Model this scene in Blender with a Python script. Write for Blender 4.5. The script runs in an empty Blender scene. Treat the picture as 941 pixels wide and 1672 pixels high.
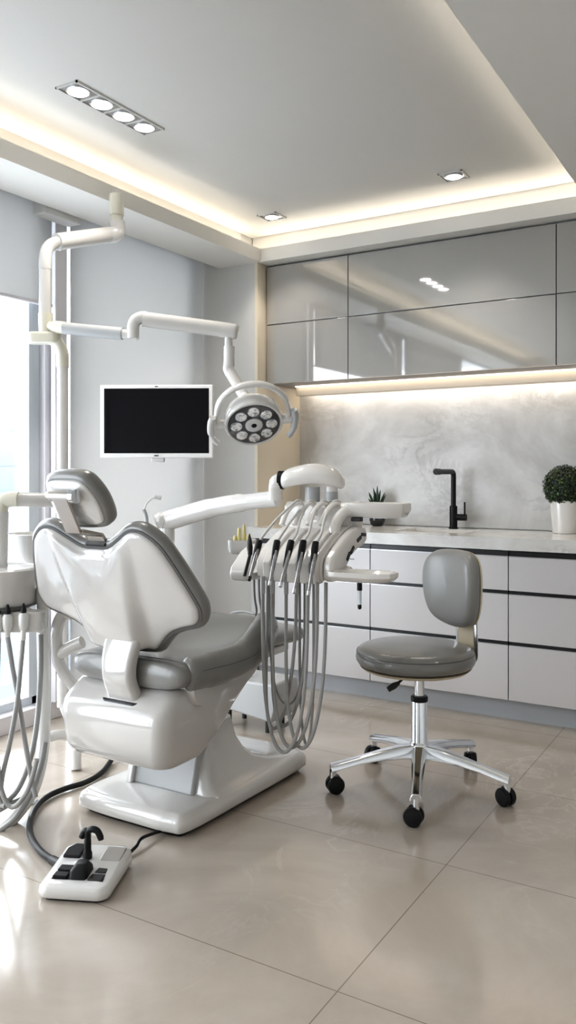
import bpy, bmesh, math, random
from mathutils import Vector, Matrix
random.seed(7)
PI = math.pi
scene = bpy.context.scene
COL = scene.collection

# ------------------------------------------------------------------ camera
F = 1345.0; HOR = 772.0; CAMZ = 1.22; YAW = math.radians(31.05)
cam = bpy.data.cameras.new('camera'); camo = bpy.data.objects.new('camera', cam); COL.objects.link(camo)
camo.location = (0, 0, CAMZ); camo.rotation_euler = (PI/2, 0, YAW)
cam.sensor_fit = 'VERTICAL'; cam.sensor_height = 36; cam.lens = 36*F/1672
cam.shift_y = -(836-HOR)/1672; cam.clip_start = 0.05; cam.clip_end = 500
scene.camera = camo
FW = Vector((-math.sin(YAW), math.cos(YAW), 0)); RT = Vector((math.cos(YAW), math.sin(YAW), 0))
def W(px, py, d):
    """the place at distance d in front of the viewpoint, measured on the photograph"""
    p = FW*d + RT*((px-470)/F*d)
    return Vector((p.x, p.y, CAMZ - (py-HOR)/F*d))

def onY(px, z, Y):
    th = math.atan((px-470)/F)-YAW; return Vector((Y*math.tan(th), Y, z))

# ------------------------------------------------------------------ materials
MATS = {}
def mat(name, col, rough=.4, metal=0., coat=0., emit=None, es=0., alpha=None, trans=0., spec=None, bump=0., bscale=60, vary=0.):
    if name in MATS: return MATS[name]
    m = bpy.data.materials.new(name); m.use_nodes = True
    nt = m.node_tree; b = nt.nodes['Principled BSDF']
    b.inputs['Base Color'].default_value = (*col, 1); b.inputs['Roughness'].default_value = rough
    b.inputs['Metallic'].default_value = metal; b.inputs['Coat Weight'].default_value = coat
    b.inputs['Coat Roughness'].default_value = .06
    b.inputs['Transmission Weight'].default_value = trans
    if spec is not None: b.inputs['Specular IOR Level'].default_value = spec
    if emit: b.inputs['Emission Color'].default_value = (*emit, 1); b.inputs['Emission Strength'].default_value = es
    tc = nt.nodes.new('ShaderNodeTexCoord'); nz = nt.nodes.new('ShaderNodeTexNoise')
    nz.inputs['Scale'].default_value = bscale; nt.links.new(tc.outputs['Object'], nz.inputs['Vector'])
    if bump:
        bp = nt.nodes.new('ShaderNodeBump'); bp.inputs['Strength'].default_value = bump; bp.inputs['Distance'].default_value = .002
        nt.links.new(nz.outputs['Fac'], bp.inputs['Height']); nt.links.new(bp.outputs['Normal'], b.inputs['Normal'])
    if vary:
        mx = nt.nodes.new('ShaderNodeMix'); mx.data_type = 'RGBA'
        mx.inputs['A'].default_value = (*[c*(1-vary) for c in col], 1); mx.inputs['B'].default_value = (*[min(1, c*(1+vary)) for c in col], 1)
        nt.links.new(nz.outputs['Fac'], mx.inputs['Factor']); nt.links.new(mx.outputs['Result'], b.inputs['Base Color'])
    MATS[name] = m
    return m
def ramp(nt, stops):
    r = nt.nodes.new('ShaderNodeValToRGB'); e = r.color_ramp.elements
    while len(e) < len(stops): e.new(.5)
    for k, (p, c) in enumerate(stops): e[k].position = p; e[k].color = (*c, 1) if len(c) == 3 else c
    return r

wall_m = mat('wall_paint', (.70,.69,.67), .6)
ceil_m = mat('ceiling_paint', (.60,.595,.57), .7)
soff_m = mat('soffit_paint', (.68,.67,.64), .6)
beige_m = mat('beige_panel', (.68,.61,.50), .35)
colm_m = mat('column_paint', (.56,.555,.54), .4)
white_m = mat('glossy_white_plastic', (.62,.61,.595), .14, coat=.6)
shellw_m = mat('glossy_shell_plastic', (.52,.505,.49), .12, coat=.8)
cream_m = mat('aged_cream_plastic', (.64,.62,.53), .22, coat=.4)
matte_m = mat('matte_white_plastic', (.58,.58,.57), .45)
lgrey_m = mat('light_grey_plastic', (.42,.43,.44), .35)
hose_m = mat('grey_hose_rubber', (.31,.31,.305), .38)
leather_m = mat('grey_leather', (.20,.196,.188), .28, coat=.3, bump=.25, bscale=350, vary=.06)
leather2_m = mat('light_grey_leather', (.25,.25,.246), .32, coat=.15, bump=.2, bscale=350)
edge_m = mat('dark_grey_piping', (.10,.10,.10), .4)
black_m = mat('black_rubber', (.008,.008,.009), .42, spec=.28)
dark_m = mat('dark_grey_plastic', (.028,.028,.030), .35, spec=.35)
ped_m = mat('grey_pedal_plastic', (.34,.32,.30), .35)
chrome_m = mat('chrome', (.80,.82,.85), .09, metal=1)
steel_m = mat('brushed_steel', (.50,.46,.42), .28, metal=1)
unitw_m = mat('unit_white_plastic', (.72,.70,.68), .16, coat=.6)
dkchrome_m = mat('dark_chrome', (.42,.42,.43), .16, metal=1)
screen_m = mat('black_screen', (.004,.004,.006), .12, spec=.3)
bezel_m = mat('white_bezel', (.74,.74,.74), .3)
frame_m = mat('window_frame', (.62,.67,.72), .35)
mull_m = mat('white_mullion', (.70,.69,.72), .4)
cabw_m = mat('white_drawer_front', (.60,.59,.60), .30)
carc_m = mat('cabinet_carcass', (.30,.30,.31), .5)
gap_m = mat('black_channel', (.010,.010,.012), .35)
alu_m = mat('aluminium_edge', (.60,.60,.62), .3, metal=1)
kick_m = mat('toe_kick', (.42,.44,.47), .35)
fauc_m = mat('black_faucet', (.008,.008,.008), .38, spec=.3)
potb_m = mat('black_pot', (.015,.016,.018), .15, coat=.5)
potw_m = mat('white_pot', (.72,.70,.68), .2, coat=.5)
leafd_m = mat('dark_leaf', (.015,.028,.010), .5)
leafl_m = mat('fresh_leaf', (.06,.12,.02), .5)
succ_m = mat('succulent_leaf', (.02,.05,.022), .45)
soil_m = mat('soil', (.03,.022,.015), .9)
yell_m = mat('yellow_tip', (.70,.62,.30), .35)
wood_m = mat('beige_stool_shell', (.62,.54,.40), .4)
led_m = mat('warm_led_strip', (1,1,1), .5, emit=(1,.89,.76), es=12)
led2_m = mat('warm_counter_strip', (1,1,1), .5, emit=(1,.89,.75), es=14)
lampdisc_m = mat('lit_lens', (1,1,1), .4, emit=(1,.95,.90), es=9)
house_m = mat('downlight_metal', (.42,.41,.40), .3, metal=.7)
facep_m = mat('lamp_face', (.06,.06,.065), .12, coat=.5)
lens_m = mat('reflector_lens', (.90,.91,.93), .12, metal=.55, bump=1.0, bscale=120, coat=1)
stripe_m = mat('pale_mark', (.55,.55,.55), .4)
bld_m = mat('pale_building', (.15,.175,.205), .8)
bldw_m = mat('building_window_band', (.125,.15,.185), .6)
gnd_m = mat('pale_city_ground', (.17,.18,.20), .9)

def floor_material():
    m = bpy.data.materials.new('polished_stone_tile'); m.use_nodes = True; nt = m.node_tree; N = nt.nodes; L = nt.links
    b = N['Principled BSDF']; tc = N.new('ShaderNodeTexCoord')
    n1 = N.new('ShaderNodeTexNoise'); n1.inputs['Scale'].default_value = 1.3; n1.inputs['Detail'].default_value = 9; n1.inputs['Roughness'].default_value = .62; n1.inputs['Distortion'].default_value = 1.2
    L.new(tc.outputs['Object'], n1.inputs['Vector'])
    r1 = ramp(nt, [(.25,(.375,.33,.283)), (.5,(.44,.39,.34)), (.75,(.505,.455,.403))]); L.new(n1.outputs['Fac'], r1.inputs['Fac'])
    n2 = N.new('ShaderNodeTexNoise'); n2.inputs['Scale'].default_value = 2.1; n2.inputs['Detail'].default_value = 12; n2.inputs['Roughness'].default_value = .6; n2.inputs['Distortion'].default_value = 2.2
    mp = N.new('ShaderNodeMapping'); mp.inputs['Location'].default_value = (3.1, 1.7, 0); mp.inputs['Scale'].default_value = (1, .6, 1); mp.inputs['Rotation'].default_value = (0,0,.6)
    L.new(tc.outputs['Object'], mp.inputs['Vector']); L.new(mp.outputs['Vector'], n2.inputs['Vector'])
    r2 = ramp(nt, [(.485,(0,0,0)), (.505,(1,1,1)), (.525,(0,0,0))]); L.new(n2.outputs['Fac'], r2.inputs['Fac'])
    n3 = N.new('ShaderNodeTexNoise'); n3.inputs['Scale'].default_value = 1.1; L.new(mp.outputs['Vector'], n3.inputs['Vector'])
    r3 = ramp(nt, [(.5,(0,0,0)), (.68,(.5,.5,.5))]); L.new(n3.outputs['Fac'], r3.inputs['Fac'])
    mu = N.new('ShaderNodeMath'); mu.operation = 'MULTIPLY'; L.new(r2.outputs['Color'], mu.inputs[0]); L.new(r3.outputs['Color'], mu.inputs[1])
    mx = N.new('ShaderNodeMix'); mx.data_type = 'RGBA'; L.new(mu.outputs[0], mx.inputs['Factor']); L.new(r1.outputs['Color'], mx.inputs['A']); mx.inputs['B'].default_value = (.60,.56,.51,1)
    # joints
    sp = N.new('ShaderNodeSeparateXYZ'); L.new(tc.outputs['Object'], sp.inputs[0])
    def joint(sock, off, size, w):
        a = N.new('ShaderNodeMath'); a.operation = 'ADD'; L.new(sock, a.inputs[0]); a.inputs[1].default_value = off
        d = N.new('ShaderNodeMath'); d.operation = 'PINGPONG'; L.new(a.outputs[0], d.inputs[0]); d.inputs[1].default_value = size/2
        c = N.new('ShaderNodeMath'); c.operation = 'LESS_THAN'; L.new(d.outputs[0], c.inputs[0]); c.inputs[1].default_value = w
        return c.outputs[0]
    jx = joint(sp.outputs['X'], .90, 1.5, .0016); jy = joint(sp.outputs['Y'], -1.72, .73, .0016)
    mm = N.new('ShaderNodeMath'); mm.operation = 'MAXIMUM'; L.new(jx, mm.inputs[0]); L.new(jy, mm.inputs[1])
    mg = N.new('ShaderNodeMath'); mg.operation = 'MULTIPLY'; L.new(mm.outputs[0], mg.inputs[0]); mg.inputs[1].default_value = .75
    m2 = N.new('ShaderNodeMix'); m2.data_type = 'RGBA'; L.new(mg.outputs[0], m2.inputs['Factor']); L.new(mx.outputs['Result'], m2.inputs['A']); m2.inputs['B'].default_value = (.16,.135,.11,1)
    L.new(m2.outputs['Result'], b.inputs['Base Color'])
    rr = N.new('ShaderNodeMapRange'); L.new(n1.outputs['Fac'], rr.inputs['Value']); rr.inputs['To Min'].default_value = .08; rr.inputs['To Max'].default_value = .20
    L.new(rr.outputs['Result'], b.inputs['Roughness'])
    b.inputs['Specular IOR Level'].default_value = .6; b.inputs['Coat Weight'].default_value = .25; b.inputs['Coat Roughness'].default_value = .12
    return m
def marble_material(name, base, cloud, vein, rough, scale=1.0):
    m = bpy.data.materials.new(name); m.use_nodes = True; nt = m.node_tree; N = nt.nodes; L = nt.links
    b = N['Principled BSDF']; tc = N.new('ShaderNodeTexCoord')
    n1 = N.new('ShaderNodeTexNoise'); n1.inputs['Scale'].default_value = 1.5*scale; n1.inputs['Detail'].default_value = 8; n1.inputs['Distortion'].default_value = 1.0; n1.inputs['Roughness'].default_value = .6
    L.new(tc.outputs['Object'], n1.inputs['Vector'])
    r1 = ramp(nt, [(.3, cloud), (.62, base)]); L.new(n1.outputs['Fac'], r1.inputs['Fac'])
    mp = N.new('ShaderNodeMapping'); mp.inputs['Rotation'].default_value = (0, .7, 0); mp.inputs['Scale'].default_value = (1,1,1.9); L.new(tc.outputs['Object'], mp.inputs['Vector'])
    n2 = N.new('ShaderNodeTexNoise'); n2.inputs['Scale'].default_value = 2.1*scale; n2.inputs['Detail'].default_value = 13; n2.inputs['Distortion'].default_value = 1.9; n2.inputs['Roughness'].default_value = .65
    L.new(mp.outputs['Vector'], n2.inputs['Vector'])
    r2 = ramp(nt, [(.44,(0,0,0)), (.5,(.6,.6,.6)), (.56,(0,0,0))]); L.new(n2.outputs['Fac'], r2.inputs['Fac'])
    n3 = N.new('ShaderNodeTexNoise'); n3.inputs['Scale'].default_value = 1.4*scale; n3.inputs['Detail'].default_value = 3; L.new(mp.outputs['Vector'], n3.inputs['Vector'])
    r3 = ramp(nt, [(.45,(0,0,0)), (.65,(.75,.75,.75))]); L.new(n3.outputs['Fac'], r3.inputs['Fac'])
    mu = N.new('ShaderNodeMath'); mu.operation = 'MULTIPLY'; L.new(r2.outputs['Color'], mu.inputs[0]); L.new(r3.outputs['Color'], mu.inputs[1])
    mx = N.new('ShaderNodeMix'); mx.data_type = 'RGBA'; L.new(mu.outputs[0], mx.inputs['Factor']); L.new(r1.outputs['Color'], mx.inputs['A']); mx.inputs['B'].default_value = (*vein, 1)
    L.new(mx.outputs['Result'], b.inputs['Base Color']); b.inputs['Roughness'].default_value = rough
    return m
def glass_material(name='window_glass', tint=(.97,.99,1), f=.06):
    m = bpy.data.materials.new(name); m.use_nodes = True; nt = m.node_tree; N = nt.nodes; L = nt.links; N.clear()
    o = N.new('ShaderNodeOutputMaterial'); mx = N.new('ShaderNodeMixShader'); t = N.new('ShaderNodeBsdfTransparent'); g = N.new('ShaderNodeBsdfGlossy')
    t.inputs['Color'].default_value = (*tint, 1); g.inputs['Roughness'].default_value = .02
    mx.inputs['Fac'].default_value = f; L.new(t.outputs[0], mx.inputs[1]); L.new(g.outputs[0], mx.inputs[2]); L.new(mx.outputs[0], o.inputs['Surface'])
    return m
def blind_material():
    m = bpy.data.materials.new('roller_blind_fabric'); m.use_nodes = True; nt = m.node_tree; N = nt.nodes; L = nt.links; N.clear()
    o = N.new('ShaderNodeOutputMaterial'); mx = N.new('ShaderNodeMixShader'); t = N.new('ShaderNodeBsdfTranslucent'); g = N.new('ShaderNodeBsdfDiffuse')
    wv = N.new('ShaderNodeTexWave'); wv.inputs['Scale'].default_value = 160; wv.bands_direction = 'Z'; tc = N.new('ShaderNodeTexCoord'); L.new(tc.outputs['Object'], wv.inputs['Vector'])
    r = ramp(nt, [(0,(.50,.50,.51)), (1,(.56,.56,.57))]); L.new(wv.outputs['Color'], r.inputs['Fac']); L.new(r.outputs['Color'], g.inputs['Color'])
    t.inputs['Color'].default_value = (.71,.70,.68,1); mx.inputs['Fac'].default_value = .46
    L.new(g.outputs[0], mx.inputs[1]); L.new(t.outputs[0], mx.inputs[2]); L.new(mx.outputs[0], o.inputs['Surface'])
    return m
def paint_lens_sparkle():  # facet sparkle painted into the base colour as pale and dark cells
    nt = lens_m.node_tree; b = nt.nodes['Principled BSDF']; v = nt.nodes.new('ShaderNodeTexVoronoi'); v.inputs['Scale'].default_value = 95
    tc = nt.nodes.new('ShaderNodeTexCoord'); nt.links.new(tc.outputs['Object'], v.inputs['Vector'])
    r = ramp(nt, [(.1,(.25,.26,.28)), (.35,(.75,.77,.8)), (.7,(1,1,1))]); nt.links.new(v.outputs['Color'], r.inputs['Fac']); nt.links.new(r.outputs['Color'], b.inputs['Base Color'])
paint_lens_sparkle()
floor_m = floor_material()
splash_m = marble_material('marble_backsplash', (.70,.70,.70), (.43,.42,.41), (.30,.29,.28), .3)
count_m = marble_material('marble_countertop', (.70,.70,.69), (.60,.59,.58), (.36,.35,.35), .12, 2.2)
glass_m = glass_material(); blind_m = blind_material()
upper_m = mat('back_painted_glass', (.30,.29,.275), .05, coat=1.0, spec=.9)
upper_m.node_tree.nodes['Principled BSDF'].inputs['Coat Roughness'].default_value = .02
upper_m.node_tree.nodes['Principled BSDF'].inputs['IOR'].default_value = 1.7
upper_m.node_tree.nodes['Principled BSDF'].inputs['Coat IOR'].default_value = 1.9

# ------------------------------------------------------------------ mesh helpers
def catmull(pts, n=8, closed=False):
    P = [Vector(p) for p in pts]; out = []
    m = len(P); rng = range(m if closed else m-1)
    for i in rng:
        if closed: p0,p1,p2,p3 = P[(i-1)%m],P[i],P[(i+1)%m],P[(i+2)%m]
        else: p0,p1,p2,p3 = P[max(i-1,0)],P[i],P[i+1],P[min(i+2,m-1)]
        for k in range(n):
            t = k/n; t2 = t*t; t3 = t2*t
            out.append(.5*((2*p1)+(p2-p0)*t+(2*p0-5*p1+4*p2-p3)*t2+(3*p1-p0-3*p2+p3)*t3))
    if not closed: out.append(P[-1])
    return out
class MB:
    def __init__(s): s.bm = bmesh.new()
    def ring_faces(s, rings, cap0=True, cap1=True, closed_rings=False):
        vs = [[s.bm.verts.new(p) for p in r] for r in rings]; n = len(vs[0])
        prs = list(zip(vs, vs[1:])) + ([(vs[-1], vs[0])] if closed_rings else [])
        for a, b in prs:
            for i in range(n):
                j = (i+1) % n
                try: s.bm.faces.new((a[i], a[j], b[j], b[i]))
                except ValueError: pass
        if not closed_rings:
            if cap0: s.bm.faces.new(list(reversed(vs[0])))
            if cap1: s.bm.faces.new(vs[-1])
        return s
    def box(s, x0, x1, y0, y1, z0, z1, M=None):
        c = [Vector((x,y,z)) for z in (z0,z1) for x,y in ((x0,y0),(x1,y0),(x1,y1),(x0,y1))]
        if M: c = [M @ p for p in c]
        v = [s.bm.verts.new(p) for p in c]
        for f in ((3,2,1,0),(4,5,6,7),(0,1,5,4),(1,2,6,5),(2,3,7,6),(3,0,4,7)): s.bm.faces.new([v[i] for i in f])
        return s
    def tube(s, pts, r, seg=12, cap=True, squash=None):
        P = [Vector(p) for p in pts]; n = len(P)
        R = r if isinstance(r, (list, tuple)) else [r]*n
        if len(R) != n: R = [R[0]+(R[-1]-R[0])*i/(n-1) for i in range(n)] if len(R) == 2 else [R[min(int(i*len(R)/n), len(R)-1)] for i in range(n)]
        T = []
        for i in range(n):
            t = (P[min(i+1,n-1)]-P[max(i-1,0)]); T.append(t.normalized() if t.length > 1e-9 else Vector((0,0,1)))
        u = T[0].orthogonal().normalized()
        if squash: 
            u = Vector(squash[2]); u = (u - T[0]*u.dot(T[0])).normalized()
        rings = []
        for i in range(n):
            u = (u - T[i]*u.dot(T[i])).normalized(); v = T[i].cross(u)
            a, b = (squash[0], squash[1]) if squash else (1, 1)
            rings.append([P[i]+u*(math.cos(2*PI*k/seg)*R[i]*a)+v*(math.sin(2*PI*k/seg)*R[i]*b) for k in range(seg)])
        return s.ring_faces(rings, cap, cap)
    def cyl(s, a, b, r, seg=24): return s.tube([a, b], r if isinstance(r,(list,tuple)) else [r, r], seg)
    def lathe(s, prof, c=(0,0,0), seg=32, M=None):
        c = Vector(c); rings = []
        for r, z in prof:
            q = [Vector((math.cos(2*PI*k/seg)*max(r,1e-4), math.sin(2*PI*k/seg)*max(r,1e-4), z)) for k in range(seg)]
            rings.append([(M @ p if M else p+c) for p in q])
        return s.ring_faces(rings)
    def prism(s, poly, axis, a, b):
        def mk(p, t):
            return {'x': (t,p[0],p[1]), 'y': (p[0],t,p[1]), 'z': (p[0],p[1],t)}[axis]
        return s.ring_faces([[Vector(mk(p,a)) for p in poly], [Vector(mk(p,b)) for p in poly]])
    def build(s, name, m, parent=None, bevel=0, seg=3, smooth=38, sub=0):
        bm = s.bm
        bmesh.ops.recalc_face_normals(bm, faces=bm.faces)
        lim = math.radians(smooth)
        for f in bm.faces: f.smooth = True
        for e in bm.edges:
            if len(e.link_faces) == 2 and e.calc_face_angle(0) > lim: e.smooth = False
        if parent is not None:
            off = world_loc(parent); bmesh.ops.translate(bm, vec=-off, verts=bm.verts); loc = Vector((0,0,0))
        else:
            xs = [v.co for v in bm.verts]; loc = Vector(((min(p.x for p in xs)+max(p.x for p in xs))/2, (min(p.y for p in xs)+max(p.y for p in xs))/2, min(p.z for p in xs)))
            if name in ('floor',): loc = Vector((0,0,0))
            bmesh.ops.translate(bm, vec=-loc, verts=bm.verts)
        me = bpy.data.meshes.new(name); bm.to_mesh(me); bm.free(); me.materials.append(m)
        o = bpy.data.objects.new(name, me); COL.objects.link(o); o.location = loc
        if parent is not None: o.parent = parent
        if bevel:
            md = o.modifiers.new('bevel', 'BEVEL'); md.width = bevel; md.segments = seg; md.limit_method = 'ANGLE'; md.angle_limit = math.radians(40)
            for f in me.polygons: f.use_smooth = True
            for e in me.edges: e.use_edge_sharp = False
            md.harden_normals = True
        if sub:
            for e in me.edges: e.use_edge_sharp = False
            md = o.modifiers.new('sub', 'SUBSURF'); md.levels = md.render_levels = sub
        return o
def world_loc(o):
    v = Vector((0,0,0))
    while o: v += o.location; o = o.parent
    return v
def tag(o, label=None, cat=None, group=None, kind=None):
    if label: o['label'] = label
    if cat: o['category'] = cat
    if group: o['group'] = group
    if kind: o['kind'] = kind
    return o
def thing(name, loc, label, cat, group=None):
    o = bpy.data.objects.new(name, None); COL.objects.link(o); o.location = loc; o.empty_display_size = .05
    return tag(o, label, cat, group)
def struct(name, mb, m, **k):
    o = mb.build(name, m, **k); o['kind'] = 'structure'; return o
def rrect(x0, x1, y0, y1, r, n=6):
    pts = []
    for cx, cy, a0 in ((x1-r,y1-r,0),(x0+r,y1-r,PI/2),(x0+r,y0+r,PI),(x1-r,y0+r,3*PI/2)):
        for k in range(n+1): a = a0+PI/2*k/n; pts.append((cx+r*math.cos(a), cy+r*math.sin(a)))
    return pts
def pillow(mb, outline, O, A, B, Nn, prof, disp=None):
    """closed (a,b) outline; prof = rings (inset, scale, depth) from the back centre to the front centre"""
    O, A, B, Nn = Vector(O), Vector(A).normalized(), Vector(B).normalized(), Vector(Nn).normalized()
    P = [Vector((p[0], p[1])) for p in outline]; n = len(P)
    area = sum(P[i].x*P[(i+1)%n].y-P[(i+1)%n].x*P[i].y for i in range(n))
    c = sum(P, Vector((0,0)))/n; sg = 1 if area > 0 else -1
    nr = []
    for i in range(n):
        t = (P[(i+1)%n]-P[i-1]).normalized(); nr.append(Vector((-t.y, t.x))*sg)
    rings = []
    for ins, sc, dp in prof:
        ring = []
        for i in range(n):
            q = c + (P[i]+nr[i]*ins-c)*sc
            dd = dp + (disp(q.x, q.y, sc) if disp else 0)
            ring.append(O+A*q.x+B*q.y+Nn*dd)
        rings.append(ring)
    return mb.ring_faces(rings)

# ------------------------------------------------------------------ room shell
XR = -2.68            # return wall beside the cabinets
YB = 4.60             # backsplash
YC = 4.10             # face of the column
struct('floor', MB().box(-3.35, 1.7, -2.4, 4.75, -.05, 0), floor_m)
struct('ceiling', MB().box(-2.80, -.64, -2.2, 4.22, 2.66, 2.72), ceil_m)
# soffits around the tray with upturned lips
def soffit(name, b, lip, back):
    mb = MB(); mb.box(*b, 2.47, 2.50); mb.box(*lip, 2.50, 2.548); mb.box(*back, 2.50, 2.72)
    return struct(name, mb, soff_m)
soffit('ceiling_soffit_window_side', (-2.96,-2.66,-2.2,4.10), (-2.68,-2.66,-2.2,4.10), (-2.96,-2.80,-2.2,4.099))
soffit('ceiling_soffit_cabinet_side', (-2.80,-.64,4.10,4.62), (-2.66,-.77,4.10,4.12), (-2.80,-.64,4.23,4.62))
soffit('ceiling_soffit_room_side', (-.77,1.7,-2.2,4.10), (-.77,-.75,-2.2,4.10), (-.63,1.7,-2.2,4.62))
struct('trim_1', MB().box(-.64,1.7,4.10,4.62,2.47,2.50), soff_m)
struct('ceiling_upper', MB().box(-3.35,1.7,-2.3,4.75,2.73,2.78), soff_m)
def strip(b, label):
    o = MB().box(*b).build('led_strip', led_m); tag(o, label, 'light strip', 'warm strips hidden in the ceiling cove'); return o
strip((-2.785,-2.765,-2.1,4.10,2.502,2.508), 'warm light strip hidden in the ceiling cove along the window side')
strip((-2.70,-.75,4.19,4.21,2.502,2.508), 'warm light strip hidden in the ceiling cove above the wall cabinets')
strip((-.665,-.645,-2.1,4.10,2.502,2.508), 'warm light strip hidden in the ceiling cove on the room side')
# walls
struct('wall_back', MB().box(XR,1.7,YB+.02,YB+.12,0,2.47), wall_m)
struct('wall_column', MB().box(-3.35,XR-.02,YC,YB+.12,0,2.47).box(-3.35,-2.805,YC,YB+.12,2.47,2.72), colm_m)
struct('wall_return', MB().box(XR-.02,XR,YC,YB+.02,0,2.47), beige_m)
struct('wall_right', MB().box(1.6,1.7,-2.3,4.75,0,2.72), wall_m)
struct('wall_rear', MB().box(-3.35,1.7,-2.3,-2.2,0,2.72), wall_m)
struct('wall_added_shade_slab', MB().box(-4.5,-3.36,-2.3,5.2,2.62,2.8), wall_m)  # added slab out of view, keeps sky light off the upper blinds
struct('wall_window_head', MB().box(-3.35,-3.17,-2.3,4.75,2.55,2.72), wall_m)
struct('wall_backsplash', MB().box(XR,1.58,YB,YB+.018,.905,1.755), splash_m)
# windows: bottom rail, posts, frames, panes
struct('baseboard_left', MB().box(-3.30,-3.10,-2.2,YC,0,.085), mull_m, bevel=.004)
cuts = [-2.2, -.55, 1.15, 2.92, YC]
for i in range(4):
    y0, y1 = cuts[i], cuts[i+1]
    w = bpy.data.objects.new(f'window_{i+1}', None); COL.objects.link(w); w.location = (-3.2, (y0+y1)/2, .085); w['kind'] = 'structure'
    mb = MB(); a, b = y0+.06, y1-.06
    mb.box(-3.24,-3.16,a,a+.05,.085,2.55); mb.box(-3.24,-3.16,b-.05,b,.085,2.55); mb.box(-3.24,-3.16,a,b,.085,.125); mb.box(-3.24,-3.16,a,b,2.51,2.55)
    mb.box(-3.19,-3.15,b-.075,b-.05,.125,2.51)
    mb.build('window_frame', frame_m, w, bevel=.003)
    MB().box(-3.205,-3.20,a+.05,b-.05,.125,2.51).build('window_pane', glass_m, w)
for k, y in enumerate(cuts[1:4]):
    struct(f'trim_{k+2}', MB().box(-3.26,-3.12,y-.06,y+.06,.085,2.55), mull_m, bevel=.004)
struct('trim_5', MB().box(-3.11,-3.075,2.885,2.965,.085,2.60), mull_m, bevel=.006)
# roller blinds
def blind(y0, y1, z0, label):
    t = thing('roller_blind', (-3.08,(y0+y1)/2,z0), label, 'blind')
    MB().box(-3.082,-3.079,y0,y1,z0,2.60).build('blind_fabric', blind_m, t)
    MB().tube([(-3.081,y0,z0),(-3.081,y1,z0)], .009, 10).build('bottom_bar', mull_m, t)
    MB().cyl((-3.05,y0,2.62),(-3.05,y1,2.62),.028,16).build('roller_tube', matte_m, t)
    return t
blind(1.18,2.865,2.04,'grey roller blind pulled halfway down above the bright window')
blind(2.99,4.097,.10,'pale grey roller blind pulled fully down behind the monitor')
blind(-.5,1.12,1.9,'grey roller blind half lowered over the window near the viewer')
b = MB(); b.box(-3.05,-2.965,2.72,2.95,2.44,2.52)
tag(b.build('blind_bracket', matte_m, bevel=.006), 'small white bracket holding the blinds under the soffit', 'bracket')

# outside
tag(MB().box(-160,-30,-80,160,-31,-30).build('city_ground', gnd_m), kind='structure')
def building(x, y, w, dd, h, lab):
    t = thing('office_building', (x,y,-30), lab, 'building', 'hazy towers outside the window')
    MB().box(x-w/2,x+w/2,y-dd/2,y+dd/2,-30,h).build('tower_body', bld_m, t)
    for k in range(6):
        z = h-2.2-k*3.4
        MB().box(x-w/2-.05,x+w/2+.05,y-dd/2-.05,y+dd/2+.05,z-1.1,z).build('window_band', bldw_m, t)
    MB().box(x-w/5,x+w/5,y-dd/5,y+dd/5,h,h+1.6).build('roof_box', bld_m, t)
building(-66,58,6,5,5.2,'tall hazy office tower with stepped roof seen through the left window')
building(-75,56,4,4,2.8,'slim hazy tower left of the tall office tower outside')
building(-70,76,9,10,1.2,'wide low hazy block seen low through the window beside the pole')
building(-62,47,10,5,-1.2,'low hazy block near the left edge of the window view')

# ------------------------------------------------------------------ ceiling lights
def downlight(x, y, label, name='recessed_downlight'):
    t = thing(name, (x,y,2.66), label, 'downlight', 'recessed ceiling downlights')
    s = .06
    mb = MB(); 
    for b_ in ((-s,s,-s,-s+.006),(-s,s,s-.006,s),(-s,-s+.006,-s,s),(s-.006,s,-s,s)): mb.box(x+b_[0],x+b_[1],y+b_[2],y+b_[3],2.652,2.66)
    mb.build('frame', matte_m, t)
    MB().box(x-s+.006,x+s-.006,y-s+.006,y+s-.006,2.657,2.66).build('housing', house_m, t)
    MB().lathe([(.046,2.657),(.046,2.653),(.038,2.651)], (x,y,0), 28).build('lamp_ring', chrome_m, t)
    MB().lathe([(.036,2.653),(.036,2.650)], (x,y,0), 28).build('lens', lampdisc_m, t)
    return t
downlight(-2.46,3.91,'square recessed downlight near the ceiling corner above the column')
downlight(-1.369,3.83,'square recessed downlight in the ceiling above the wall cabinets')
t = thing('linear_spot_fixture', (-2.275,2.435,2.66), 'long recessed ceiling fixture with four round lit spots', 'ceiling light')
fx0, fx1, fy0, fy1 = -2.33,-2.22,2.185,2.685
mb = MB()
for b_ in ((fx0,fx1,fy0,fy0+.006),(fx0,fx1,fy1-.006,fy1),(fx0,fx0+.006,fy0,fy1),(fx1-.006,fx1,fy0,fy1)): mb.box(*b_,2.652,2.66)
mb.build('frame', matte_m, t)
MB().box(fx0+.006,fx1-.006,fy0+.006,fy1-.006,2.657,2.66).build('housing', house_m, t)
for k in range(4):
    y = fy0+.0625+k*.125
    if k: MB().box(fx0+.006,fx1-.006,y-.0625-.004,y-.0625+.004,2.652,2.657).build('divider', matte_m, t)
    MB().lathe([(.046,2.657),(.046,2.653),(.042,2.651)], (-2.275,y,0), 28).build('lamp_ring', chrome_m, t)
    MB().lathe([(.040,2.653),(.040,2.650)], (-2.275,y,0), 28).build('lens', lampdisc_m, t)

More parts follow.
